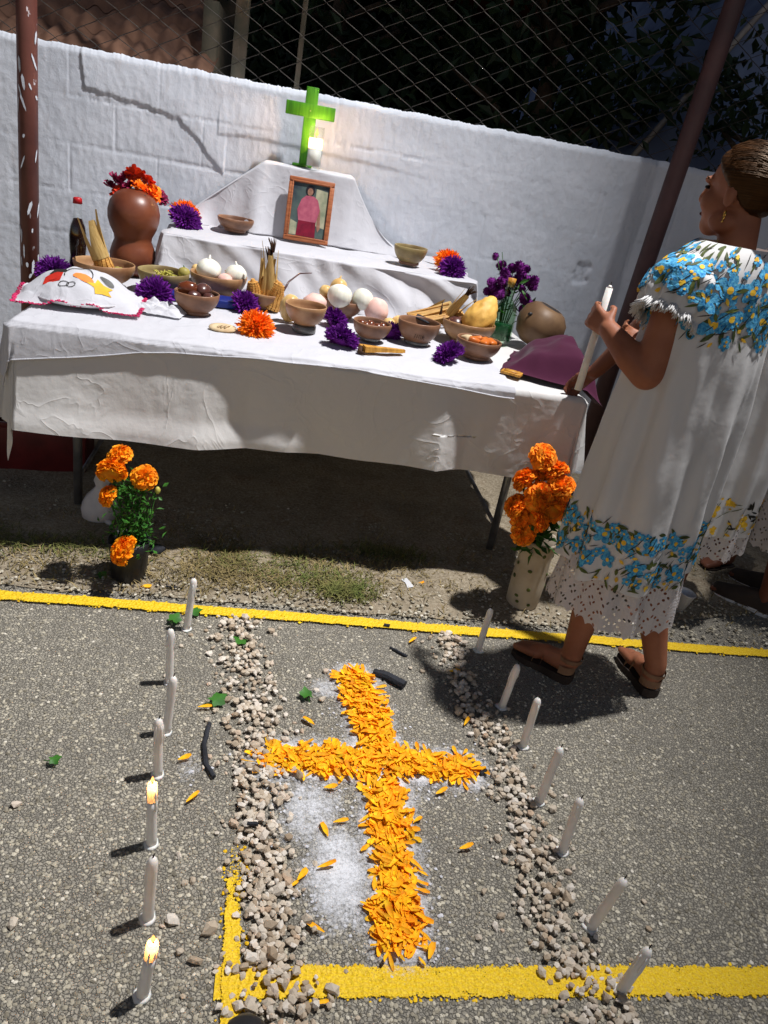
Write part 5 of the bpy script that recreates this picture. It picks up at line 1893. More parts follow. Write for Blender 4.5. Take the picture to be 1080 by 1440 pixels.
# green leaves, charcoal, small litter
def flat_leaf(label, x, y, s, a):
    t_ = thing('fallen_leaf', label, 'leaf', (x, y, .014), 0, 'green leaves on the ground', rot=(.15, -.1, a))
    b = MB()
    n = 16
    vs_ = [Vector((0, 0, .003))]
    for i in range(n):
        q = 2 * PI * i / n
        r = s * (1 + .22 * math.cos(5 * q) + .06 * nz(i * 1.3, x)) * (.75 if abs(q - PI) < .5 else 1)
        vs_.append(Vector((r * math.cos(q), r * .85 * math.sin(q), .004 * math.cos(2 * q) + .004)))
    b.add(vs_, [(0, 1 + i, 1 + (i + 1) % n) for i in range(n)]); b.build('blade', leafg, t_)
    b = MB(); b.tube([(-s * .7, 0, .002), (-s * 1.6, .004, .004)], [.0012, .001], 5); b.build('stalk', stemg, t_)


flat_leaf('largest bright green leaf lying on the left pebble row', -.043, 1.661, .026, .6)
flat_leaf('dark green leaf between the left pebbles and the cross top', .205, 1.707, .022, 1.9)
flat_leaf('green leaf on the far end of the left pebble row', .005, 1.937, .024, 2.9)
flat_leaf('green leaf at the yellow line beside the first left candle', -.15, 2.075, .022, .2)
flat_leaf('green leaf just left of the first left candle', -.207, 2.027, .024, 1.2)
flat_leaf('small round green leaf alone on the asphalt at far left', -.404, 1.416, .015, .3)
flat_leaf('green leaf on the gravel left of the flower pot', -.475, 2.245, .02, .9)


def coal(label, pts, rad):
    t_ = thing('charcoal_stick', label, 'charcoal', (0, 0, 0), 0, 'charcoal pieces on the ground')
    b = MB()
    P_ = []
    for i in range(len(pts) - 1):
        for k in range(3):
            P_.append(Vector(pts[i]).lerp(Vector(pts[i + 1]), k / 3))
    P_.append(Vector(pts[-1]))
    t_.location = P_[0]
    b.tube([p - P_[0] + Vector((.002 * nz(i * 1.7), .002 * nz(i * 2.3, 2), 0)) for i, p in enumerate(P_)], [rad * (.75 + .35 * abs(nz(i * .9, 3))) for i in range(len(P_))], 8); b.build('body', charcoal, t_, smooth=False)


coal('long curved charcoal strip beside the left pebble row', [(-.055, 1.575, .008), (-.062, 1.5, .008), (-.050, 1.43, .008), (-.026, 1.39, .008)], .008)
coal('thick black charcoal piece at the top of the petal cross', [(.415, 1.832, .012), (.455, 1.815, .014), (.505, 1.778, .012)], .016)
coal('thin charcoal twig above the cross top', [(.484, 1.973, .006), (.51, 1.95, .007), (.535, 1.931, .006)], .005)
coal('tiny black coal bit on the far yellow line', [(.475, 2.088, .013), (.495, 2.084, .012)], .007)
coal('small charcoal bit inside the left pebble row', [(.06, 1.236, .028), (.085, 1.234, .028)], .006)
coal('black twig on the soil right of the flower pot', [(-.26, 2.215, .012), (-.20, 2.21, .012)], .006)
coal('small dark charcoal bit by the right cross arm', [(.665, 1.435, .01), (.685, 1.445, .012)], .008)
b = MB(); b.ell((0, 0, .02), (.03, .022, .02), 10, 7, wob=.5, seed=3); o = b.build('dark_stone', charcoal); o.location = (-.325, 2.42, .008); tag(o, 'dark grey stone behind the black flower pot', 'stone')
b = MB(); b.add([(-.012, -.03, .01), (.014, -.028, .012), (.010, .0, .018), (.012, .032, .013), (-.014, .028, .012), (-.009, 0, .014)], [(0, 1, 2, 5), (5, 2, 3, 4)]); o = b.build('paper_scrap', pearl); o.location = (.593, 2.36, .008); o.rotation_euler = (0, 0, .3); tag(o, 'white paper scrap on the soil in front of the table', 'paper')

# ------------------------------------------------------------------ potted marigold


def ball_bloom(mat, r, n, seed):
    rg_ = random.Random(seed)
    b = MB()
    for i in range(n):
        zz = 1 - 1.45 * (i + .5) / n
        a = i * 2.39996 + rg_.uniform(-.2, .2)
        q = math.sqrt(max(0, 1 - zz * zz))
        d = Vector((q * math.cos(a), q * math.sin(a), zz * .82))
        s = d.cross(Vector((0, 0, 1)))
        s = s.normalized() if s.length > .05 else Vector((1, 0, 0))
        s = Matrix.Rotation(rg_.uniform(-.9, .9), 3, d) @ s
        nn = d.cross(s)
        w = r * rg_.uniform(.16, .25)
        rr = r * rg_.uniform(.86, 1.08)
        j = lambda k: nn * rg_.uniform(-k, k) * r
        p0 = d * rr * .45
        m0 = d * rr * .82
        e0 = d * rr + nn * r * rg_.uniform(.02, .18)
        b.add([p0 - s * w * .5, p0 + s * w * .5, m0 + s * w + j(.06), m0 + j(.04), m0 - s * w + j(.06), e0 + s * w * .9 + j(.08), e0 + d * r * .04 + j(.1), e0 - s * w * .9 + j(.08)],
              [(0, 1, 2, 3), (0, 3, 4), (3, 2, 5, 6), (4, 3, 6, 7)])
    b.ell((0, 0, 0), (r * .7, r * .7, r * .58), 12, 8)
    return b.mesh('flower_head', mat, smooth=False)


mar_me = ball_bloom(marig, .040, 210, 31)
mar_me2 = ball_bloom(marig_d, .043, 210, 37)


def marigold(parent, me, loc, rot, sc):
    inst('flower_head', me, parent, loc, rot, sc)


pm_ = thing('potted_marigold', 'marigold plant with orange blooms in a black nursery bag', 'plant', (-.391, 2.262, .004))
b = MB()
b.lathe([(0, .0), (.045, .0), (.053, .01), (.059, .06), (.064, .115), (.070, .150), (.064, .152), (.058, .125), (.052, .105), (0, .10)], 30, wob=.14, seed=4)
b.build('nursery_bag', blackm, pm_)
b = MB(); b.lathe([(0, .108), (.055, .104), (.055, .098), (0, .098)], 18, wob=.2); b.build('soil', soil, pm_)
HP = [((-.035, .0, .445), 1.0, (35, -10)), ((-.052, -.03, .405), 1.12, (50, -15)), ((.042, -.01, .385), 1.02, (50, 20)), ((-.058, -.045, .325), .88, (60, -20)), ((.0, -.085, .155), 1.22, (65, 0))]
for (p, s_, (rx, ry)) in HP:
    marigold(pm_, mar_me, p, (R(rx), R(ry), random.uniform(0, 6)), s_)
b = MB()
for (p, s_, q) in HP:
    b.tube([(0, 0, .10), (p[0] * .5 + .01, p[1] * .4, p[2] * .55), (p[0], p[1] + .01, p[2] - .015)], [.004, .0035, .003], 6)
for k in range(4):
    b.tube([(.01, 0, .1), (.03 + .01 * k, .01, .2), (.045 + .012 * k, -.01, .25 + .03 * k)], [.003, .0025, .0015], 5)
stuff(b.build('stems', stemg, pm_))
b = MB(); b.ell((.086, -.01, .345), (.009, .009, .013), 8, 6); b.build('bud', limeveg, pm_)
b = MB()
rg = random.Random(5)
for k in range(480):
    z = rg.uniform(.12, .37)
    c = Vector((.012 + rg.gauss(0, .034), rg.gauss(-.01, .03), z))
    d = Vector((rg.uniform(-1, 1), rg.uniform(-1, 1), rg.uniform(-.6, .8)))
    leaf_quad(b, c, d, rg.uniform(.018, .034), rg.uniform(.0035, .0065))
stuff(b.build('foliage', leafg, pm_, smooth=False))

# white bag under the table
t_ = thing('plastic_bag', 'knotted white plastic bag beside the left table leg', 'bag', (-.565, 2.66, .004))
b = MB(); b.lathe([(0, 0), (.045, .002), (.068, .025), (.070, .055), (.056, .095), (.030, .125), (.020, .14), (.030, .165), (.018, .195), (.004, .215)], 30, wob=.38, seed=6); b.build('body', bagm, t_)
b = MB(); b.tube([(.02, -.05, .03), (.045, -.065, .02), (.06, -.08, .005)], [.010, .012, .004], 7); b.build('loose_corner', bagm, t_)

# maroon crate behind the left corner
t_ = thing('plastic_crate', 'dark maroon plastic crate on the ground behind the left table corner', 'crate', (-.93, 3.15, .01), R(6))
for (c, s_) in (((0, 0, .008), (.42, .30, .016)), ((0, -.145, .11), (.42, .012, .20)), ((0, .145, .11), (.42, .012, .20)), ((-.205, 0, .11), (.012, .28, .20)), ((.205, 0, .11), (.012, .28, .20))):
    b = MB(); b.box(c, s_, bev=.003); b.build('panel', maroonp, t_)
b = MB(); b.box((0, -.153, .20), (.43, .012, .022), bev=.003); b.build('rim', maroonp, t_)

# marigolds in a pale vase, right of the table
t_ = thing('marigold_vase', 'bunch of deep orange marigolds in a pale vase beside the woman', 'flowers', (1.03, 2.31, .006))
b = MB(); b.lathe([(0, 0), (.055, 0), (.060, .01), (.064, .10), (.060, .20), (.066, .27), (.069, .285), (.064, .283), (.056, .2), (.058, .02), (0, .015)], 28, wob=.05); vz = b.build('vase', paleclay, t_)
for k in range(14):
    a = R(rg.uniform(180, 360)); z = rg.uniform(.03, .26)
    M = Matrix.Translation((.0635 * math.cos(a), .0635 * math.sin(a), z)) @ Matrix.Rotation(a, 4, 'Z')
    b = MB(); b.ell((0, 0, 0), (.003, rg.uniform(.005, .01), rg.uniform(.005, .009)), 8, 5, M=M); b.build('painted_spot', thr_green, vz)
HV = [((-.085, -.03, .60), 1.05, (45, -10)), ((-.135, -.05, .52), .95, (55, -30)), ((-.08, -.08, .475), 1.15, (60, -10)), ((-.01, -.07, .505), 1.15, (55, 15)), ((-.145, -.06, .425), .95, (60, -30)), ((-.10, -.075, .335), 1.0, (75, -15)), ((.02, -.04, .45), 1.1, (60, 20)), ((-.075, -.10, .405), 1.0, (65, 0)), ((-.03, -.04, .56), .9, (40, 10)), ((-.03, -.10, .44), 1.0, (65, 5)), ((-.115, -.06, .38), .9, (70, -20)), ((-.05, .0, .53), .9, (30, 0))]
for (p, s_, (rx, ry)) in HV:
    marigold(t_, mar_me2, p, (R(rx), R(ry), rg.uniform(0, 6)), s_ * 1.08)
b = MB()
for (p, s_, q) in HV:
    b.tube([(0, 0, .05), (p[0] * .3, p[1] * .3, .3), (p[0], p[1] + .015, p[2] - .02)], .0035, 6)
stuff(b.build('stems', stemg, t_))
b = MB()
for k in range(130):
    c = Vector((rg.gauss(-.03, .04), rg.gauss(-.04, .03), rg.uniform(.26, .42)))
    leaf_quad(b, c, Vector((rg.uniform(-1, 1), rg.uniform(-1, 1), rg.uniform(-.8, .5))), rg.uniform(.03, .06), rg.uniform(.006, .011))
stuff(b.build('leaves', stemg, t_, smooth=False))

# cup on the ground at the right
t_ = thing('paper_cup', 'white disposable cup standing on the ground behind the woman', 'cup', (1.70, 2.36, .006), 0, rot=(R(5), R(6), 0))
b = MB(); b.lathe([(0, 0), (.022, 0), (.034, .085), (.0365, .087), (.034, .089), (.0325, .085), (.021, .003), (0, .003)], 22); b.build('body', pearl, t_)
# ------------------------------------------------------------------ people


def capsule(b, p0, r0, p1, r1, n=12):
    p0, p1 = Vector(p0), Vector(p1)
    d = p1 - p0
    L = d.length
    d = d / L if L > 1e-6 else Vector((0, 0, 1))
    pts, rad = [], []
    for k in range(5):
        a = PI / 2 * (1 - k / 4)
        pts.append(p0 - d * r0 * math.sin(a)); rad.append(max(r0 * math.cos(a), r0 * .02))
    for k in range(1, 5):
        a = PI / 2 * k / 4
        pts.append(p1 + d * r1 * math.sin(a)) if k else None
        rad.append(max(r1 * math.cos(a), r1 * .02))
    pts.insert(5, p1.copy()); rad.insert(5, r1)
    b.tube(pts, rad, n)


def remeshed(name, b, mat, parent, voxel=.006, smooth=6):
    me = b.mesh(name + '_raw', mat)
    o = bpy.data.objects.new(name + '_raw', me)
    COL.objects.link(o)
    m = o.modifiers.new('r', 'REMESH'); m.mode = 'VOXEL'; m.voxel_size = voxel; m.use_smooth_shade = True
    s = o.modifiers.new('s', 'SMOOTH'); s.iterations = smooth; s.factor = .5
    dg = bpy.context.evaluated_depsgraph_get()
    dg.update()
    nm = bpy.data.meshes.new_from_object(o.evaluated_get(dg))
    nm.name = name
    bpy.data.objects.remove(o, do_unlink=True)
    nm.materials.clear(); nm.materials.append(mat)
    nm.polygons.foreach_set('use_smooth', [True] * len(nm.polygons))
    r = bpy.data.objects.new(name, nm)
    COL.objects.link(r)
    r.parent = parent
    return r


def frame_mat(loc, fwd, tilt=0.0):
    f = Vector(fwd).normalized()
    r = f.cross(Vector((0, 0, 1))).normalized()
    u = r.cross(f)
    M = Matrix((r, f, u)).transposed().to_4x4()
    M = M @ Matrix.Rotation(tilt, 4, 'X')
    return Matrix.Translation(loc) @ M


def hand(b, wrist, dirv, palmn, curl=.9, size=1.0, thumb_side=1):
    """five separate curled fingers on a palm; dirv along the hand, palmn out of the palm"""
    d = Vector(dirv).normalized(); n = Vector(palmn); n = (n - d * n.dot(d)).normalized(); s = d.cross(n) * thumb_side
    w = Vector(wrist)
    k = size
    for off in (-.024, -.008, .008, .024):
        capsule(b, w + d * .012 * k + s * off * .6 * k, .015 * k, w + d * .072 * k + s * off * k, .0125 * k)
    for i, (off, L) in enumerate(((-.030, .056), (-.0105, .070), (.0105, .075), (.030, .066))):
        p = w + d * .078 * k + s * off * k
        a = 0.0
        for j, (fr_, rr) in enumerate(((.45, .0088), (.32, .0080), (.23, .0070))):
            a += curl * (0.55 if j == 0 else 1.0) * (1 - .06 * i)
            q = p + (d * math.cos(a) + n * math.sin(a)) * L * fr_ * k
            capsule(b, p, rr * k, q, rr * .93 * k, 10)
            p = q
    p = w + d * .022 * k + s * .026 * k + n * .006 * k
    q = p + (d * .55 + s * .55 + n * .45).normalized() * .036 * k
    capsule(b, p, .0125 * k, q, .010 * k, 10)
    q2 = q + (d * .75 + n * .55 - s * .15).normalized() * .028 * k
    capsule(b, q, .0098 * k, q2, .0085 * k, 10)


def head(b, M, k=1.0):
    def P_(x, y, z):
        return M @ Vector((x * k, y * k, z * k))
    S = M @ Matrix.Diagonal((k, k, k, 1))
    b.ell((0, -.012, .032), (.073, .092, .086), 22, 14, M=S)
    b.ell((0, .022, -.030), (.058, .068, .078), 20, 12, M=S)
    b.ell((0, .055, -.082), (.032, .030, .030), 14, 9, M=S)
    for s in (-1, 1):
        b.ell((s * .034, .058, -.028), (.026, .026, .030), 12, 8, M=S)
        b.ell((s * .026, .078, .024), (.024, .014, .010), 12, 8, M=S)
        b.ell((s * .074, -.010, -.012), (.009, .017, .028), 12, 8, M=S)
        b.ell((s * .052, .0, -.072), (.022, .04, .028), 12, 8, M=S)
    capsule(b, P_(0, .084, .018), .009 * k, P_(0, .098, -.022), .0135 * k)
    b.ell((0, .092, -.028), (.018, .013, .010), 10, 8, M=S)
    b.ell((0, .077, -.054), (.023, .012, .008), 10, 8, M=S)
    b.ell((0, .075, -.064), (.020, .012, .008), 10, 8, M=S)


def face_bits(M, parent, k=1.0):
    S = M @ Matrix.Diagonal((k, k, k, 1))
    for s in (-1, 1):
        b = MB(); b.ell((s * .030, .0785, .006), (.012, .006, .005), 10, 7, M=S); b.build('eye', eyem, parent)
        b = MB(); b.tube([S @ Vector((s * .014, .0875, .026)), S @ Vector((s * .03, .0870, .031)), S @ Vector((s * .047, .074, .027))], .0026 * k, 5); b.build('eyebrow', hairm, parent)
    b = MB(); b.ell((0, .0855, -.059), (.019, .0045, .006), 10, 7, M=S); b.build('lips', lipm, parent)


def hair(M, parent, k=1.0, bun=True):
    S = M @ Matrix.Diagonal((k, k, k, 1))
    b = MB()

    def fn(u, v):
        a = 2 * PI * u
        t_ = PI * v
        d = Vector((math.sin(t_) * math.cos(a), math.sin(t_) * math.sin(a), -math.cos(t_)))
        x, y, z = d.x * .073, -.012 + d.y * .092, .032 + d.z * .086
        kk = z - (.95 * y + (-.002 if y < 0 else 0))
        th = lerp(-.020, .006 + .002 * nz(d.x * 9, d.y * 9, 3), sstep(-.016, .022, kk)) + .0010 * math.sin(a * 60 + 8 * t_) * sstep(0, .03, kk) * math.sin(t_) + .002 * nz(d.x * 6, d.y * 6, d.z * 6)
        if z < -.02 and y < -.03:
            th += .004
        return S @ Vector((x + d.x * th, y + d.y * th, z + d.z * th))
    b.grid(fn, 96, 40, closed_u=True)
    h_ = b.build('hair', hairm, parent)
    b = MB()
    rg_ = random.Random(4)
    for q in range(300):
        a0 = rg_.uniform(-1.45, 1.45)
        st = Vector((math.sin(a0) * .98, .62 - .55 * abs(math.sin(a0)), .62 + .05 * math.cos(a0) - .55 * abs(math.sin(a0)) ** 2 + rg_.uniform(-.05, .25))).normalized()
        en = Vector((rg_.uniform(-.25, .25), -1, rg_.uniform(-.2, .12))).normalized()
        pts = []
        for w in range(9):
            f_ = w / 8
            d = (st * (1 - f_) + en * f_ + Vector((0, 0, .35 * math.sin(PI * f_) * max(0, st.z)))).normalized()
            th = .0075 + rg_.uniform(-.0008, .0012) + (.004 * rg_.random() if w in (3, 4, 5) and q % 9 == 0 else 0)
            pts.append(S @ Vector((d.x * (.073 + th), -.012 + d.y * (.092 + th), .032 + d.z * (.086 + th))))
        b.tube(pts, .0011, 4, caps=False)
    stuff(b.build('loose_strands', hairm, h_))
    if bun:
        b = MB()
        b.ell((0, -.122, .020), (.046, .034, .044), 20, 14, M=S, wob=.16, seed=3, wsc=7)
        b.build('bun', hairm, h_)
    return h_


def dress_surface(prof, ctr, fwd, folds=.012, seed=0.0, z_top=1.36, z_bot=.45, nf=11, hemwave=0.0):
    f = Vector((fwd[0], fwd[1], 0)).normalized(); r = Vector((f.y, -f.x, 0))
    zs = [p[0] for p in prof][::-1]; aa = [p[1] for p in prof][::-1]; bb_ = [p[2] for p in prof][::-1]
    cz = [c[0] for c in ctr]; cx = [c[1] for c in ctr]; cy = [c[2] for c in ctr]

    def S(th, z, off=0.0):
        a, b_ = interp(z, zs, aa), interp(z, zs, bb_)
        g = sstep(1.22, .7, z)
        fo = folds * (g * (math.sin(th * nf + 2.2 * nz(th * 1.2, seed) + z * 2) * .6 + .9 * nz(math.cos(th) * 3 + seed, math.sin(th) * 3, z * 1.6)) + .25 * nz(math.cos(th) * 6, math.sin(th) * 6 + seed, z * 7))
        e = 2.35
        c, s = math.cos(th), math.sin(th)
        q = (abs(c) ** e + abs(s) ** e) ** (-1 / e)
        p = r * (c * q * (a + fo + off)) + f * (s * q * (b_ + fo + off))
        return Vector((interp(z, cz, cx), interp(z, cz, cy), z)) + p
    return S


def loft_surface(name, S, z0, z1, mat, parent, nu=120, nv=70, thick=True, wave=None, uv=False, root=Vector()):
    b = MB()

    def fn(u, v):
        th = 2 * PI * u
        zb = z1 + (wave(th) if wave else 0)
        return S(th, lerp(z0, zb, v)) - root
    circ = sum((S(2 * PI * i / 60, z1) - S(2 * PI * (i + 1) / 60, z1)).length for i in range(60))
    b.grid(fn, nu, nv, closed_u=True, uvfn=(lambda u, v: (u * circ, lerp(z0, z1, v))) if uv else None)
    return b.build(name, mat, parent)


def surf_patch(b, S, th0, z0, outline, mi, root, lift=.0024, rad=.2):
    lift = lift * .6 + .0016
    vs_ = []
    cx = sum(p[0] for p in outline) / len(outline); cy = sum(p[1] for p in outline) / len(outline)
    for (x, y) in [(cx, cy)] + outline:
        vs_.append(S(th0 + x / rad, z0 + y, lift) - root)
    n = len(outline)
    b.add(vs_, [(0, 1 + i, 1 + (i + 1) % n) for i in range(n)], mi)


def stitch_flower(S, th, z, r, parent, root, mats, rad=.2, seed=0):
    rg = random.Random(seed)
    b = MB()
    n = 5
    a0 = rg.uniform(0, 6)
    for k in range(n):
        a = a0 + 2 * PI * k / n
        surf_patch(b, S, th, z, [(r * .56 * math.cos(a) + r * .46 * math.cos(q) * math.cos(a) - r * .36 * math.sin(q) * math.sin(a),
                                  r * .56 * math.sin(a) + r * .46 * math.cos(q) * math.sin(a) + r * .36 * math.sin(q) * math.cos(a)) for q in [2 * PI * i / 9 for i in range(9)]], 0, root, .0024 + .0004 * k, rad)
    surf_patch(b, S, th, z, [(r * .24 * math.cos(2 * PI * i / 8), r * .24 * math.sin(2 * PI * i / 8)) for i in range(8)], 1, root, .005, rad)
    return b.build('embroidered_flower', mats, parent, smooth=False)


def stitch_leaf(b, S, th, z, L, w, a, mi, root, rad=.2, lift=.002):
    pts = []
    for (t_, s) in ((-1, 0), (-.5, .7), (0, 1), (.5, .75), (1, 0), (.5, -.7), (0, -1), (-.5, -.75)):
        x, y = t_ * L * .5, s * w * .5
        pts.append((x * math.cos(a) - y * math.sin(a), x * math.sin(a) + y * math.cos(a)))
    surf_patch(b, S, th, z, pts, mi, root, lift, rad)


def band_embroidery(S, z0, z1, parent, root, blue, seed, big, small, th_range=(0, 2 * PI), rad=.2, leaves=120, mats_leaf=None, r_big=.030, r_small=.016):
    rg = random.Random(seed)
    mats = [blue, thr_yel]
    t0, t1 = th_range
    for k in range(big):
        th = lerp(t0, t1, (k + rg.uniform(.2, .8)) / big)
        z = lerp(z0, z1, .5 + .30 * (1 if k % 2 else -1) * rg.uniform(.3, 1))
        stitch_flower(S, th, z, r_big * rg.uniform(.85, 1.15), parent, root, mats, rad, seed + k)
    for k in range(small):
        th = rg.uniform(t0, t1); z = rg.uniform(min(z0, z1) + .008, max(z0, z1) - .008)
        stitch_flower(S, th, z, r_small * rg.uniform(.7, 1.3), parent, root, mats, rad, seed + 100 + k)
    b = MB()
    for k in range(leaves):
        th = rg.uniform(t0, t1); z = rg.uniform(min(z0, z1), max(z0, z1))
        kind = rg.random()
        if kind < .5:
            stitch_leaf(b, S, th, z, rg.uniform(.020, .042), rg.uniform(.006, .013), rg.uniform(0, PI), 0, root, rad, rg.choice((.0012, .0046)))
        elif kind < .8:
            stitch_leaf(b, S, th, z, rg.uniform(.025, .05), .0028, rg.uniform(.3, 1.4), 1, root, rad, .0054)
        else:
            stitch_leaf(b, S, th, z, rg.uniform(.012, .022), rg.uniform(.007, .011), rg.uniform(0, PI), 2, root, rad, .0058)
    stuff(b.build('embroidered_leaves', mats_leaf or [thr_green, thr_dark, thr_yel], parent, smooth=False))


def sleeve(parent, root, p0, p1, r0, rm, r1, emb, seed, mat, lace_edge=True):
    p0, p1 = Vector(p0), Vector(p1)
    d = (p1 - p0); L = d.length; d.normalize()
    up = d.orthogonal().normalized(); s = d.cross(up)

    def S(th, t_, off=0.0):
        rr = interp(t_, [0, .15, .45, .8, 1.0], [r0 * .6, r0, rm, rm * .96, r1])
        fo = .007 * math.sin(th * 13 + 2 * nz(th, seed)) * sstep(.2, 1, t_) + .008 * nz(math.cos(th) * 2.5, math.sin(th) * 2.5, t_ * 3 + seed)
        return p0 + d * (t_ * L) + (up * math.cos(th) + s * math.sin(th)) * (rr + fo + off)
    b = MB(); b.grid(lambda u, v: S(2 * PI * u, v) - root, 64, 22, closed_u=True)
    sl = b.build('sleeve', mat, parent)
    if emb:
        S2 = lambda th, z, off=0.0: S(th, min(max(z, 0), 1), off)
        rg = random.Random(seed)

        def SP(th, z, off=0.0):
            return S2(th, z / L, off)
        band_embroidery(SP, .012, L * .86, sl, root, thr_blue, seed, 18, 44, rad=rm, leaves=140, r_big=.032, r_small=.015)
    if lace_edge:
        b = MB()
        for k in range(150):
            th = 2 * PI * k / 150
            q = S(th, .985) - root
            out = (S(th, 1, .02) - S(th, 1, 0)).normalized()
            for j in range(3):
                e = (d * random.uniform(.6, 1.2) + out * random.uniform(-.2, .7) + s * random.uniform(-.4, .4)).normalized() * random.uniform(.014, .026)
                b.tube([q + d * -.012 * j * .4, q + e * .6, q + e], [.0022, .0018, .0008], 4)
        stuff(b.build('lace_trim', dress_cloth, sl))
    return sl


def sandal_foot(b, heel, toe, lift):
    heel, toe = Vector(heel), Vector(toe)
    d = (toe - heel).normalized(); s = Vector((-d.y, d.x, 0))
    capsule(b, heel + d * .03 + Vector((0, 0, .030 + lift)), .029, heel + d * .10 + Vector((0, 0, .034 + lift)), .030)
    capsule(b, heel + d * .05 + Vector((0, 0, .045 + lift)), .028, toe - d * .07 + Vector((0, 0, .024 + lift)), .026)
    for o_, L, r in ((-.030, .030, .011), (-.013, .045, .011), (.004, .05, .011), (.021, .052, .013)):
        capsule(b, toe - d * .075 + s * o_ * .9 + Vector((0, 0, .022 + lift)), .018, toe - d * (.055 - L) - s * 0 + s * o_ + Vector((0, 0, .012 + lift)), r)


def sole_mesh(heel, toe, root, parent, mat, hgt=(.032, .018), w=.043):
    heel, toe = Vector(heel), Vector(toe)
    d = (toe - heel).normalized(); s = Vector((-d.y, d.x, 0)); L = (toe - heel).length
    out = []
    for t_, ww in ((-.03, .35), (.02, .72), (.2, .80), (.45, .78), (.7, 1.0), (.9, .9), (1.03, .5)):
        out.append((t_, ww))
    ring = [heel + d * L * t_ + s * w * ww for t_, ww in out] + [heel + d * L * t_ - s * w * ww for t_, ww in out[::-1]]
    n = len(ring)
    ts = [t_ for t_, _ in out] + [t_ for t_, _ in out[::-1]]
    vs_ = [p - root for p in ring] + [p + Vector((0, 0, lerp(hgt[0], hgt[1], min(max(t_, 0), 1)))) - root for p, t_ in zip(ring, ts)]
    b = MB(); b.add(vs_, [tuple(range(n))[::-1], tuple(range(n, 2 * n))] + [(i, (i + 1) % n, n + (i + 1) % n, n + i) for i in range(n)])
    return b.build('sandal_sole', mat, parent, smooth=False)


def strap(parent, name, mat, pts, w, root):
    pts = [Vector(p) - root for p in pts]
    b = MB()
    vs_ = []
    for i, p in enumerate(pts):
        vs_ += [p - Vector((0, 0, w)), p + Vector((0, 0, w))]
    b.add(vs_, [(2 * i, 2 * i + 2, 2 * i + 3, 2 * i + 1) for i in range(len(pts) - 1)])
    o = b.build(name, mat, parent)
    return o


# ---- the woman holding a candle
RW = Vector((1.19, 1.87, 0.0))
w1 = thing('person', 'woman with tied back hair in a blue flowered white dress, holding a white taper candle', 'person', RW)


def L_(p):
    return Vector(p) - RW


b = MB()
FWD = Vector((-.45, .89, 0)).normalized(); RGT = Vector((FWD.y, -FWD.x, 0))
capsule(b, L_((1.13, 1.885, .80)), .128, L_((1.13, 1.89, 1.0)), .125, 18)
capsule(b, L_((1.13, 1.89, 1.0)), .13, L_((1.13, 1.90, 1.2)), .125, 18)
capsule(b, L_((1.025, 1.85, 1.265)), .068, L_((1.245, 1.955, 1.265)), .068, 16)
capsule(b, L_((1.14, 1.90, 1.24)), .085, L_((1.145, 1.905, 1.33)), .056, 16)
capsule(b, L_((1.145, 1.905, 1.32)), .052, L_((1.138, 1.925, 1.44)), .047, 16)
# left arm
capsule(b, L_((1.0, 1.84, 1.28)), .055, L_((.962, 1.803, 1.05)), .043, 14)
capsule(b, L_((.955, 1.800, 1.042)), .041, L_((.918, 1.845, 1.075)), .040, 14)
capsule(b, L_((.918, 1.845, 1.075)), .039, L_((.876, 1.918, 1.118)), .0265, 14)
hand(b, L_((.876, 1.918, 1.118)), (-.36, .80, .26), (.75, .45, -.1), curl=1.25, size=.92, thumb_side=-1)
# right arm, on the far side
capsule(b, L_((1.27, 1.965, 1.28)), .055, L_((1.30, 2.05, 1.06)), .043, 14)
capsule(b, L_((1.30, 2.05, 1.06)), .040, L_((1.14, 2.16, 1.05)), .027, 14)
hand(b, L_((1.14, 2.16, 1.05)), (-.85, .3, .1), (-.2, -.6, .5), curl=.9, size=.92)
# legs
for hp, kn, an, heel, toe in (((1.08, 1.87, .78), (1.065, 1.892, .45), (1.058, 1.882, .11), (1.068, 1.862, 0), (.925, 2.005, 0)), ((1.17, 1.905, .78), (1.215, 1.895, .45), (1.328, 1.838, .11), (1.333, 1.812, 0), (1.322, 2.015, 0))):
    capsule(b, L_(hp), .080, L_(kn), .055, 16)
    mid = Vector(kn).lerp(Vector(an), .35)
    capsule(b, L_(kn), .054, L_(mid), .052, 16)
    capsule(b, L_(mid), .051, L_(an), .034, 16)
    capsule(b, L_(an), .034, L_((an[0], an[1], .07)), .033, 14)
    sandal_foot(b, L_(heel), L_(toe), .026)
HM = frame_mat((1.125, 1.945, 1.492), (-.56, .83, -.03), 0.0)
HM1 = Matrix.Translation(-RW) @ HM
head(b, HM1, .97)
remeshed('body', b, skin, w1, .0055, 5)
face_bits(HM1, w1, .97)
hair(HM1, w1, .985)
b = MB()
em_ = HM1 @ Vector((-.078, -.014, -.054))
b.tube([em_ + Vector((.0 + .004 * math.sin(R(q)), .0115 * math.sin(R(q)) * .9, .0115 * math.cos(R(q)))) for q in range(0, 361, 20)], .0016, 6, caps=False)
b.ell(tuple(em_ - Vector((0, 0, .014))), (.003, .003, .003), 8, 6)
b.build('hoop_earring', goldm, w1)

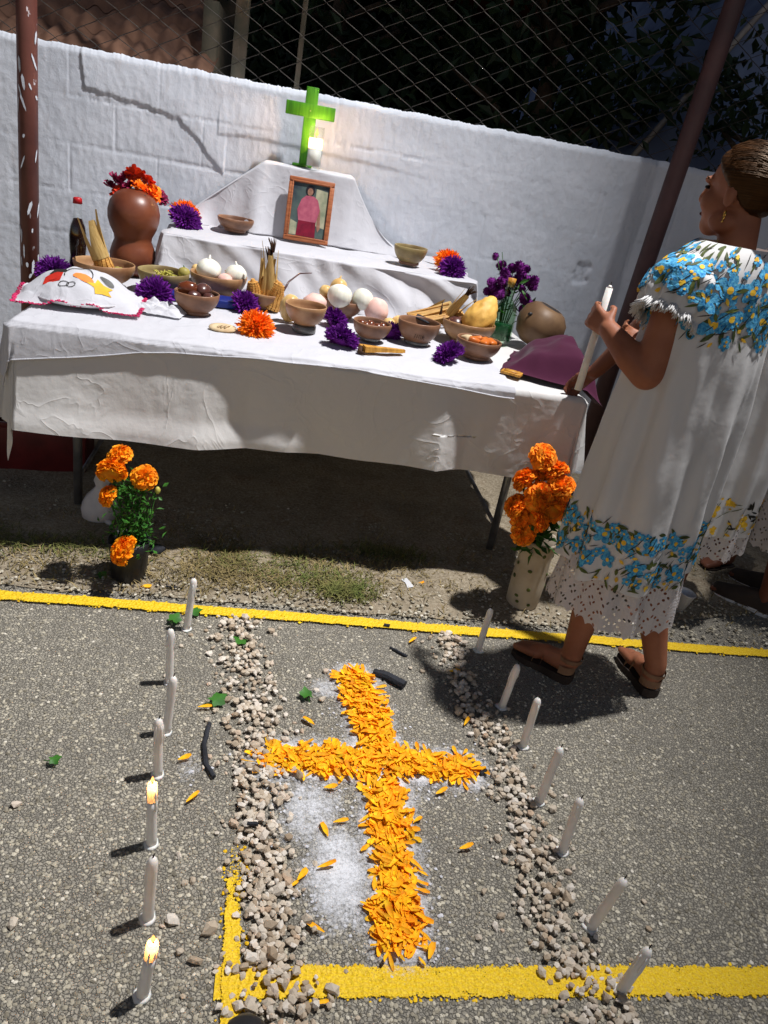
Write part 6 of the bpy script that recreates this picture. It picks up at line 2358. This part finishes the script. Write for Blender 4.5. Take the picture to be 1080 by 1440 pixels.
PROF = [(1.385, .088, .066), (1.372, .118, .084), (1.35, .152, .100), (1.32, .175, .112), (1.28, .186, .122), (1.2, .188, .130), (1.1, .190, .137), (.95, .196, .148), (.8, .199, .154), (.65, .201, .160), (.44, .203, .165)]
CTR = [(.25, 1.125, 1.885), (.44, 1.12, 1.885), (.8, 1.12, 1.885), (1.1, 1.128, 1.89), (1.3, 1.138, 1.90), (1.4, 1.142, 1.905)]
SD = dress_surface(PROF, CTR, FWD, folds=.025, seed=2., nf=8)
dr = loft_surface('dress', SD, 1.376, .452, dress_cloth, w1, 150, 90, root=RW, wave=lambda th: .010 * math.sin(th * 7 + 1))
band_embroidery(SD, .64, .460, dr, RW, thr_blue, 41, 34, 130, rad=.21, leaves=560, r_big=.029, r_small=.013)
band_embroidery(SD, 1.372, 1.14, dr, RW, thr_blue, 77, 44, 140, rad=.17, leaves=520, r_big=.034, r_small=.015)
# lace petticoat
PROF2 = [(.66, .170, .130), (.50, .180, .142), (.45, .190, .152), (.28, .206, .166)]
SL = dress_surface(PROF2, CTR, FWD, folds=.020, seed=6., nf=9)
loft_surface('lace_petticoat', SL, .56, .300, lace, w1, 180, 44, root=RW, uv=True, wave=lambda th: .014 * abs(math.sin(th * 15)) - .012 * math.sin(th * 3 + 1))
sleeve(w1, RW, (1.035, 1.86, 1.325), (.968, 1.812, 1.185), .072, .098, .078, True, 12, dress_cloth)
sleeve(w1, RW, (1.235, 1.95, 1.325), (1.30, 2.02, 1.20), .072, .095, .076, False, 13, dress_cloth)
# sandals
for (heel, toe, an) in (((1.068, 1.862, 0), (.925, 2.005, 0), (1.058, 1.882, .10)), ((1.333, 1.812, 0), (1.322, 2.015, 0), (1.330, 1.838, .10))):
    so = sole_mesh(heel, toe, RW, w1, solem)
    H_, T_ = Vector(heel), Vector(toe)
    d = (T_ - H_).normalized(); s = Vector((-d.y, d.x, 0))
    strap(so, 'ankle_strap', sandal, [Vector((an[0], an[1], .085)) + (d * math.cos(q) + s * math.sin(q)) * .0385 for q in [2 * PI * i / 18 for i in range(19)]], .007, RW)
    strap(so, 'heel_band', sandal, [H_ + d * .03 + Vector((0, 0, .050)) + (-d * math.cos(q) * .036 + s * math.sin(q) * .036) for q in [R(a) for a in range(-100, 101, 20)]], .014, RW)
    strap(so, 'toe_band', sandal, [T_ - d * .075 + s * (.042 * math.cos(q)) + Vector((0, 0, .024 + .034 * math.sin(q))) for q in [R(a) for a in range(0, 181, 15)]], .010, RW)
    strap(so, 'instep_band', sandal, [T_ - d * .105 + s * (.038 * math.cos(q)) + Vector((0, 0, .030 + .044 * math.sin(q))) for q in [R(a) for a in range(0, 181, 15)]], .009, RW)

# the taper in her hand
t_ = thing('taper_candle', 'long thin white taper candle held upright in the woman\'s hand', 'candle', (.868, 1.985, .93))
b = MB(); b.tube([(0, 0, 0), (.003, 0, .15), (.006, 0, .285)], [.0105, .0102, .0092], 14); b.tube([(.006, 0, .285), (.006, 0, .292)], [.008, .003], 12); b.build('wax', waxm, t_)
b = MB(); b.tube([(.006, 0, .290), (.007, 0, .301)], .0011, 5); b.build('wick', wickm, t_)


# ---- other people, mostly hidden
def simple_person(label, root, fwd, skinm, arm, arm2, hem, dress_m, prof, lace_to=None, emb=None, heightk=1.0, shoes=None, feet=None, head_dir=None, trousers=None):
    RT = Vector(root)
    t_ = thing('person', label, 'person', RT)
    f = Vector((fwd[0], fwd[1], 0)).normalized(); r = Vector((f.y, -f.x, 0))
    k = heightk

    def Q(rr, ff, z):
        return r * rr + f * ff + Vector((0, 0, z * k))
    b = MB()
    capsule(b, Q(0, 0, .82), .14 * k, Q(0, 0, 1.02), .125 * k, 16)
    capsule(b, Q(0, 0, 1.02), .125 * k, Q(0, 0, 1.2), .12 * k, 16)
    capsule(b, Q(-.12 * k, 0, 1.27), .065 * k, Q(.12 * k, 0, 1.27), .065 * k, 14)
    capsule(b, Q(0, 0, 1.26), .07 * k, Q(0, .015, 1.44), .047 * k, 14)
    for s, ar in ((-1, arm), (1, arm2)):
        if ar:
            sh, el, wr, hd, pn, cu = ar
            sh, el, wr = Vector(sh) - RT, Vector(el) - RT, Vector(wr) - RT
        else:
            sh, el, wr, hd, pn, cu = Q(s * .17 * k, 0, 1.28), Q(s * .21 * k, -.02, 1.03), Q(s * .20 * k, .03, .80), Vector((0, 0, -1)), Q(-s, 0, 0), .35
        capsule(b, sh, .052 * k, el, .040 * k, 14)
        capsule(b, el, .038 * k, wr, .026 * k, 14)
        hand(b, wr, hd, pn, curl=cu, size=.9 * k)
    FT = feet or [(Q(-.09, -.03, 0), Q(-.11, .18, 0)), (Q(.09, -.03, 0), Q(.11, .18, 0))]
    for s, (he, to) in zip((-1, 1), FT):
        he, to = Vector(he), Vector(to)
        an = he + (to - he).normalized() * .035 + Vector((0, 0, .11))
        capsule(b, Q(s * .085 * k, 0, .80), .085 * k, Q(s * .09 * k, .02, .45), .056 * k, 14)
        kn = Q(s * .09 * k, .02, .45)
        mid = kn.lerp(an, .35)
        capsule(b, kn, .052 * k, mid, .05 * k, 14)
        capsule(b, mid, .049 * k, an, .034, 14)
        capsule(b, an, .034, an - Vector((0, 0, .05)), .033, 12)
        sandal_foot(b, he, to, .016)
    HMx = frame_mat(Q(0, .035, 1.50), (head_dir or fwd) + (0,) if len(head_dir or fwd) == 2 else (head_dir or fwd))
    head(b, HMx, .97 * max(k, .85))
    remeshed('body', b, skinm, t_, .007, 5)
    hair(HMx, t_, .985 * max(k, .85))
    face_bits(HMx, t_, .97 * max(k, .85))
    ctr = [(0, RT.x, RT.y), (1.5, RT.x, RT.y)]
    S = dress_surface([(z * k, a * k, c * k) for z, a, c in prof], ctr, fwd, folds=.016, seed=root[0] * 3)
    d_ = loft_surface('dress' if trousers is None else 'shirt', S, 1.375 * k, hem * k, dress_m, t_, 110, 60, root=RT)
    if lace_to:
        S2 = dress_surface([(z * k, a * k * .97, c * k * .97) for z, a, c in prof], ctr, fwd, folds=.02, seed=root[0] * 5, nf=9)
        loft_surface('lace_petticoat', S2, hem * k + .1, lace_to, lace, t_, 140, 30, root=RT, uv=True, wave=lambda th: .012 * abs(math.sin(th * 15)))
    if emb:
        band_embroidery(S, hem * k + .15, hem * k + .012, d_, RT, emb, int(root[0] * 10), 10, 40, rad=.2, leaves=300, mats_leaf=[thr_dark, thr_green, thr_yel], r_big=.03, r_small=.014)
    sleeve(t_, RT, RT + Q(-.12 * k, 0, 1.32), (Vector(arm[0]).lerp(Vector(arm[1]), .5) if arm else RT + Q(-.19 * k, 0, 1.14)), .07 * k, .085 * k, .068 * k, False, 3, dress_m, lace_edge=trousers is None)
    sleeve(t_, RT, RT + Q(.12 * k, 0, 1.32), (Vector(arm2[0]).lerp(Vector(arm2[1]), .5) if arm2 else RT + Q(.19 * k, 0, 1.14)), .07 * k, .085 * k, .068 * k, False, 4, dress_m, lace_edge=trousers is None)
    for (he, to) in FT:
        so = sole_mesh(Vector(he) + RT, Vector(to) + RT, RT, t_, solem if not shoes else pearl, (.022, .016))
        if shoes:
            H_, T_ = Vector(he) + RT, Vector(to) + RT
            d = (T_ - H_).normalized(); s = Vector((-d.y, d.x, 0))
            b = MB()

            def fn(u, v):
                L = (T_ - H_).length
                q = -.02 + u * (L + .03)
                w = interp(u, [0, .12, .4, .75, .95, 1], [.02, .034, .034, .042, .03, .008])
                hg = interp(u, [0, .1, .4, .7, .95, 1], [.05, .082, .078, .052, .036, .015])
                an = PI * v
                return H_ + d * q + s * (w * math.cos(an)) + Vector((0, 0, .016 + hg * math.sin(an) ** .6)) - RT
            b.grid(fn, 18, 12); b.build('sneaker_upper', shoes, t_)
        else:
            H_, T_ = Vector(he) + RT, Vector(to) + RT
            d = (T_ - H_).normalized(); s = Vector((-d.y, d.x, 0))
            strap(so, 'toe_band', solem, [T_ - d * .075 + s * (.042 * math.cos(q)) + Vector((0, 0, .016 + .034 * math.sin(q))) for q in [R(a) for a in range(0, 181, 15)]], .010, RT)
    if trousers:
        for s in (-1, 1):
            b = MB(); b.tube([Q(s * .07, 0, .86), Q(s * .085, 0, .7), Q(s * .095, .01, trousers)], [.11 * k, .105 * k, .095 * k], 18, caps=False); b.build('shorts_leg', dark_cloth, t_)
    return t_


PROFB = [(1.385, .085, .066), (1.37, .115, .084), (1.35, .150, .100), (1.32, .172, .112), (1.28, .182, .122), (1.2, .184, .130), (1.1, .190, .140), (.95, .200, .155), (.8, .208, .165), (.65, .214, .172), (.40, .220, .180), (.2, .225, .185)]
simple_person('woman half hidden behind the flowered dress, her hand resting on the table corner', (1.69, 2.45, 0), (-.95, .25), skin_d,
              ((1.45, 2.34, 1.27), (1.19, 2.36, 1.07), (1.105, 2.43, .885), (-.35, .45, -.62), (-.45, .05, -.85), .55), None,
              .40, dress_cloth, PROFB, lace_to=.30, emb=thr_yel, feet=[(Vector((-.12, -.24, 0)), Vector((-.26, -.16, 0))), (Vector((.10, .10, 0)), Vector((-.10, .14, 0)))])
simple_person('person at the right edge in a pale lace skirt and dark sneakers', (2.14, 2.46, 0), (-.75, .66), skin_d,
              None, ((2.02, 2.32, 1.27), (1.90, 2.33, .98), (1.85, 2.36, .73), (-.1, .05, -1), (-.5, .6, 0), .5),
              .62, dress_cloth, PROFB, lace_to=.30, shoes=solem, feet=[(Vector((-.02, -.08, 0)), Vector((-.19, .08, 0))), (Vector((.12, .05, 0)), Vector((-.02, .22, 0)))])
simple_person('child in dark shorts standing behind the women at the right edge', (2.20, 2.86, 0), (-.9, -.3), skin_d, None, None,
              .72, dark_cloth, PROFB, heightk=.72, trousers=.52, feet=[(Vector((-.03, -.08, 0)), Vector((-.20, -.13, 0))), (Vector((.06, .08, 0)), Vector((-.10, .04, 0)))])

# photographer's dark shoe tip at the bottom edge
t_ = thing('shoe', 'tip of a black shoe at the very bottom edge of the picture', 'shoe', (.075, .70, .004), R(-4))
b = MB()


def shoe(u, v):
    q = u * .20
    w = interp(u, [0, .3, .7, .9, 1], [.042, .043, .046, .034, .010])
    hg = interp(u, [0, .3, .7, .92, 1], [.085, .07, .046, .034, .012])
    an = PI * v
    return (w * math.cos(an), -.08 + q, .014 + hg * math.sin(an) ** .6)


b.grid(shoe, 20, 14); b.build('upper', blackm, t_)
b = MB(); b.lathe([(0, 0), (.046, 0), (.048, .014), (0, .015)], 24, M=Matrix.Translation((0, .02, 0)) @ Matrix.Diagonal((1, 2.2, 1, 1))); b.build('sole', solem, t_)
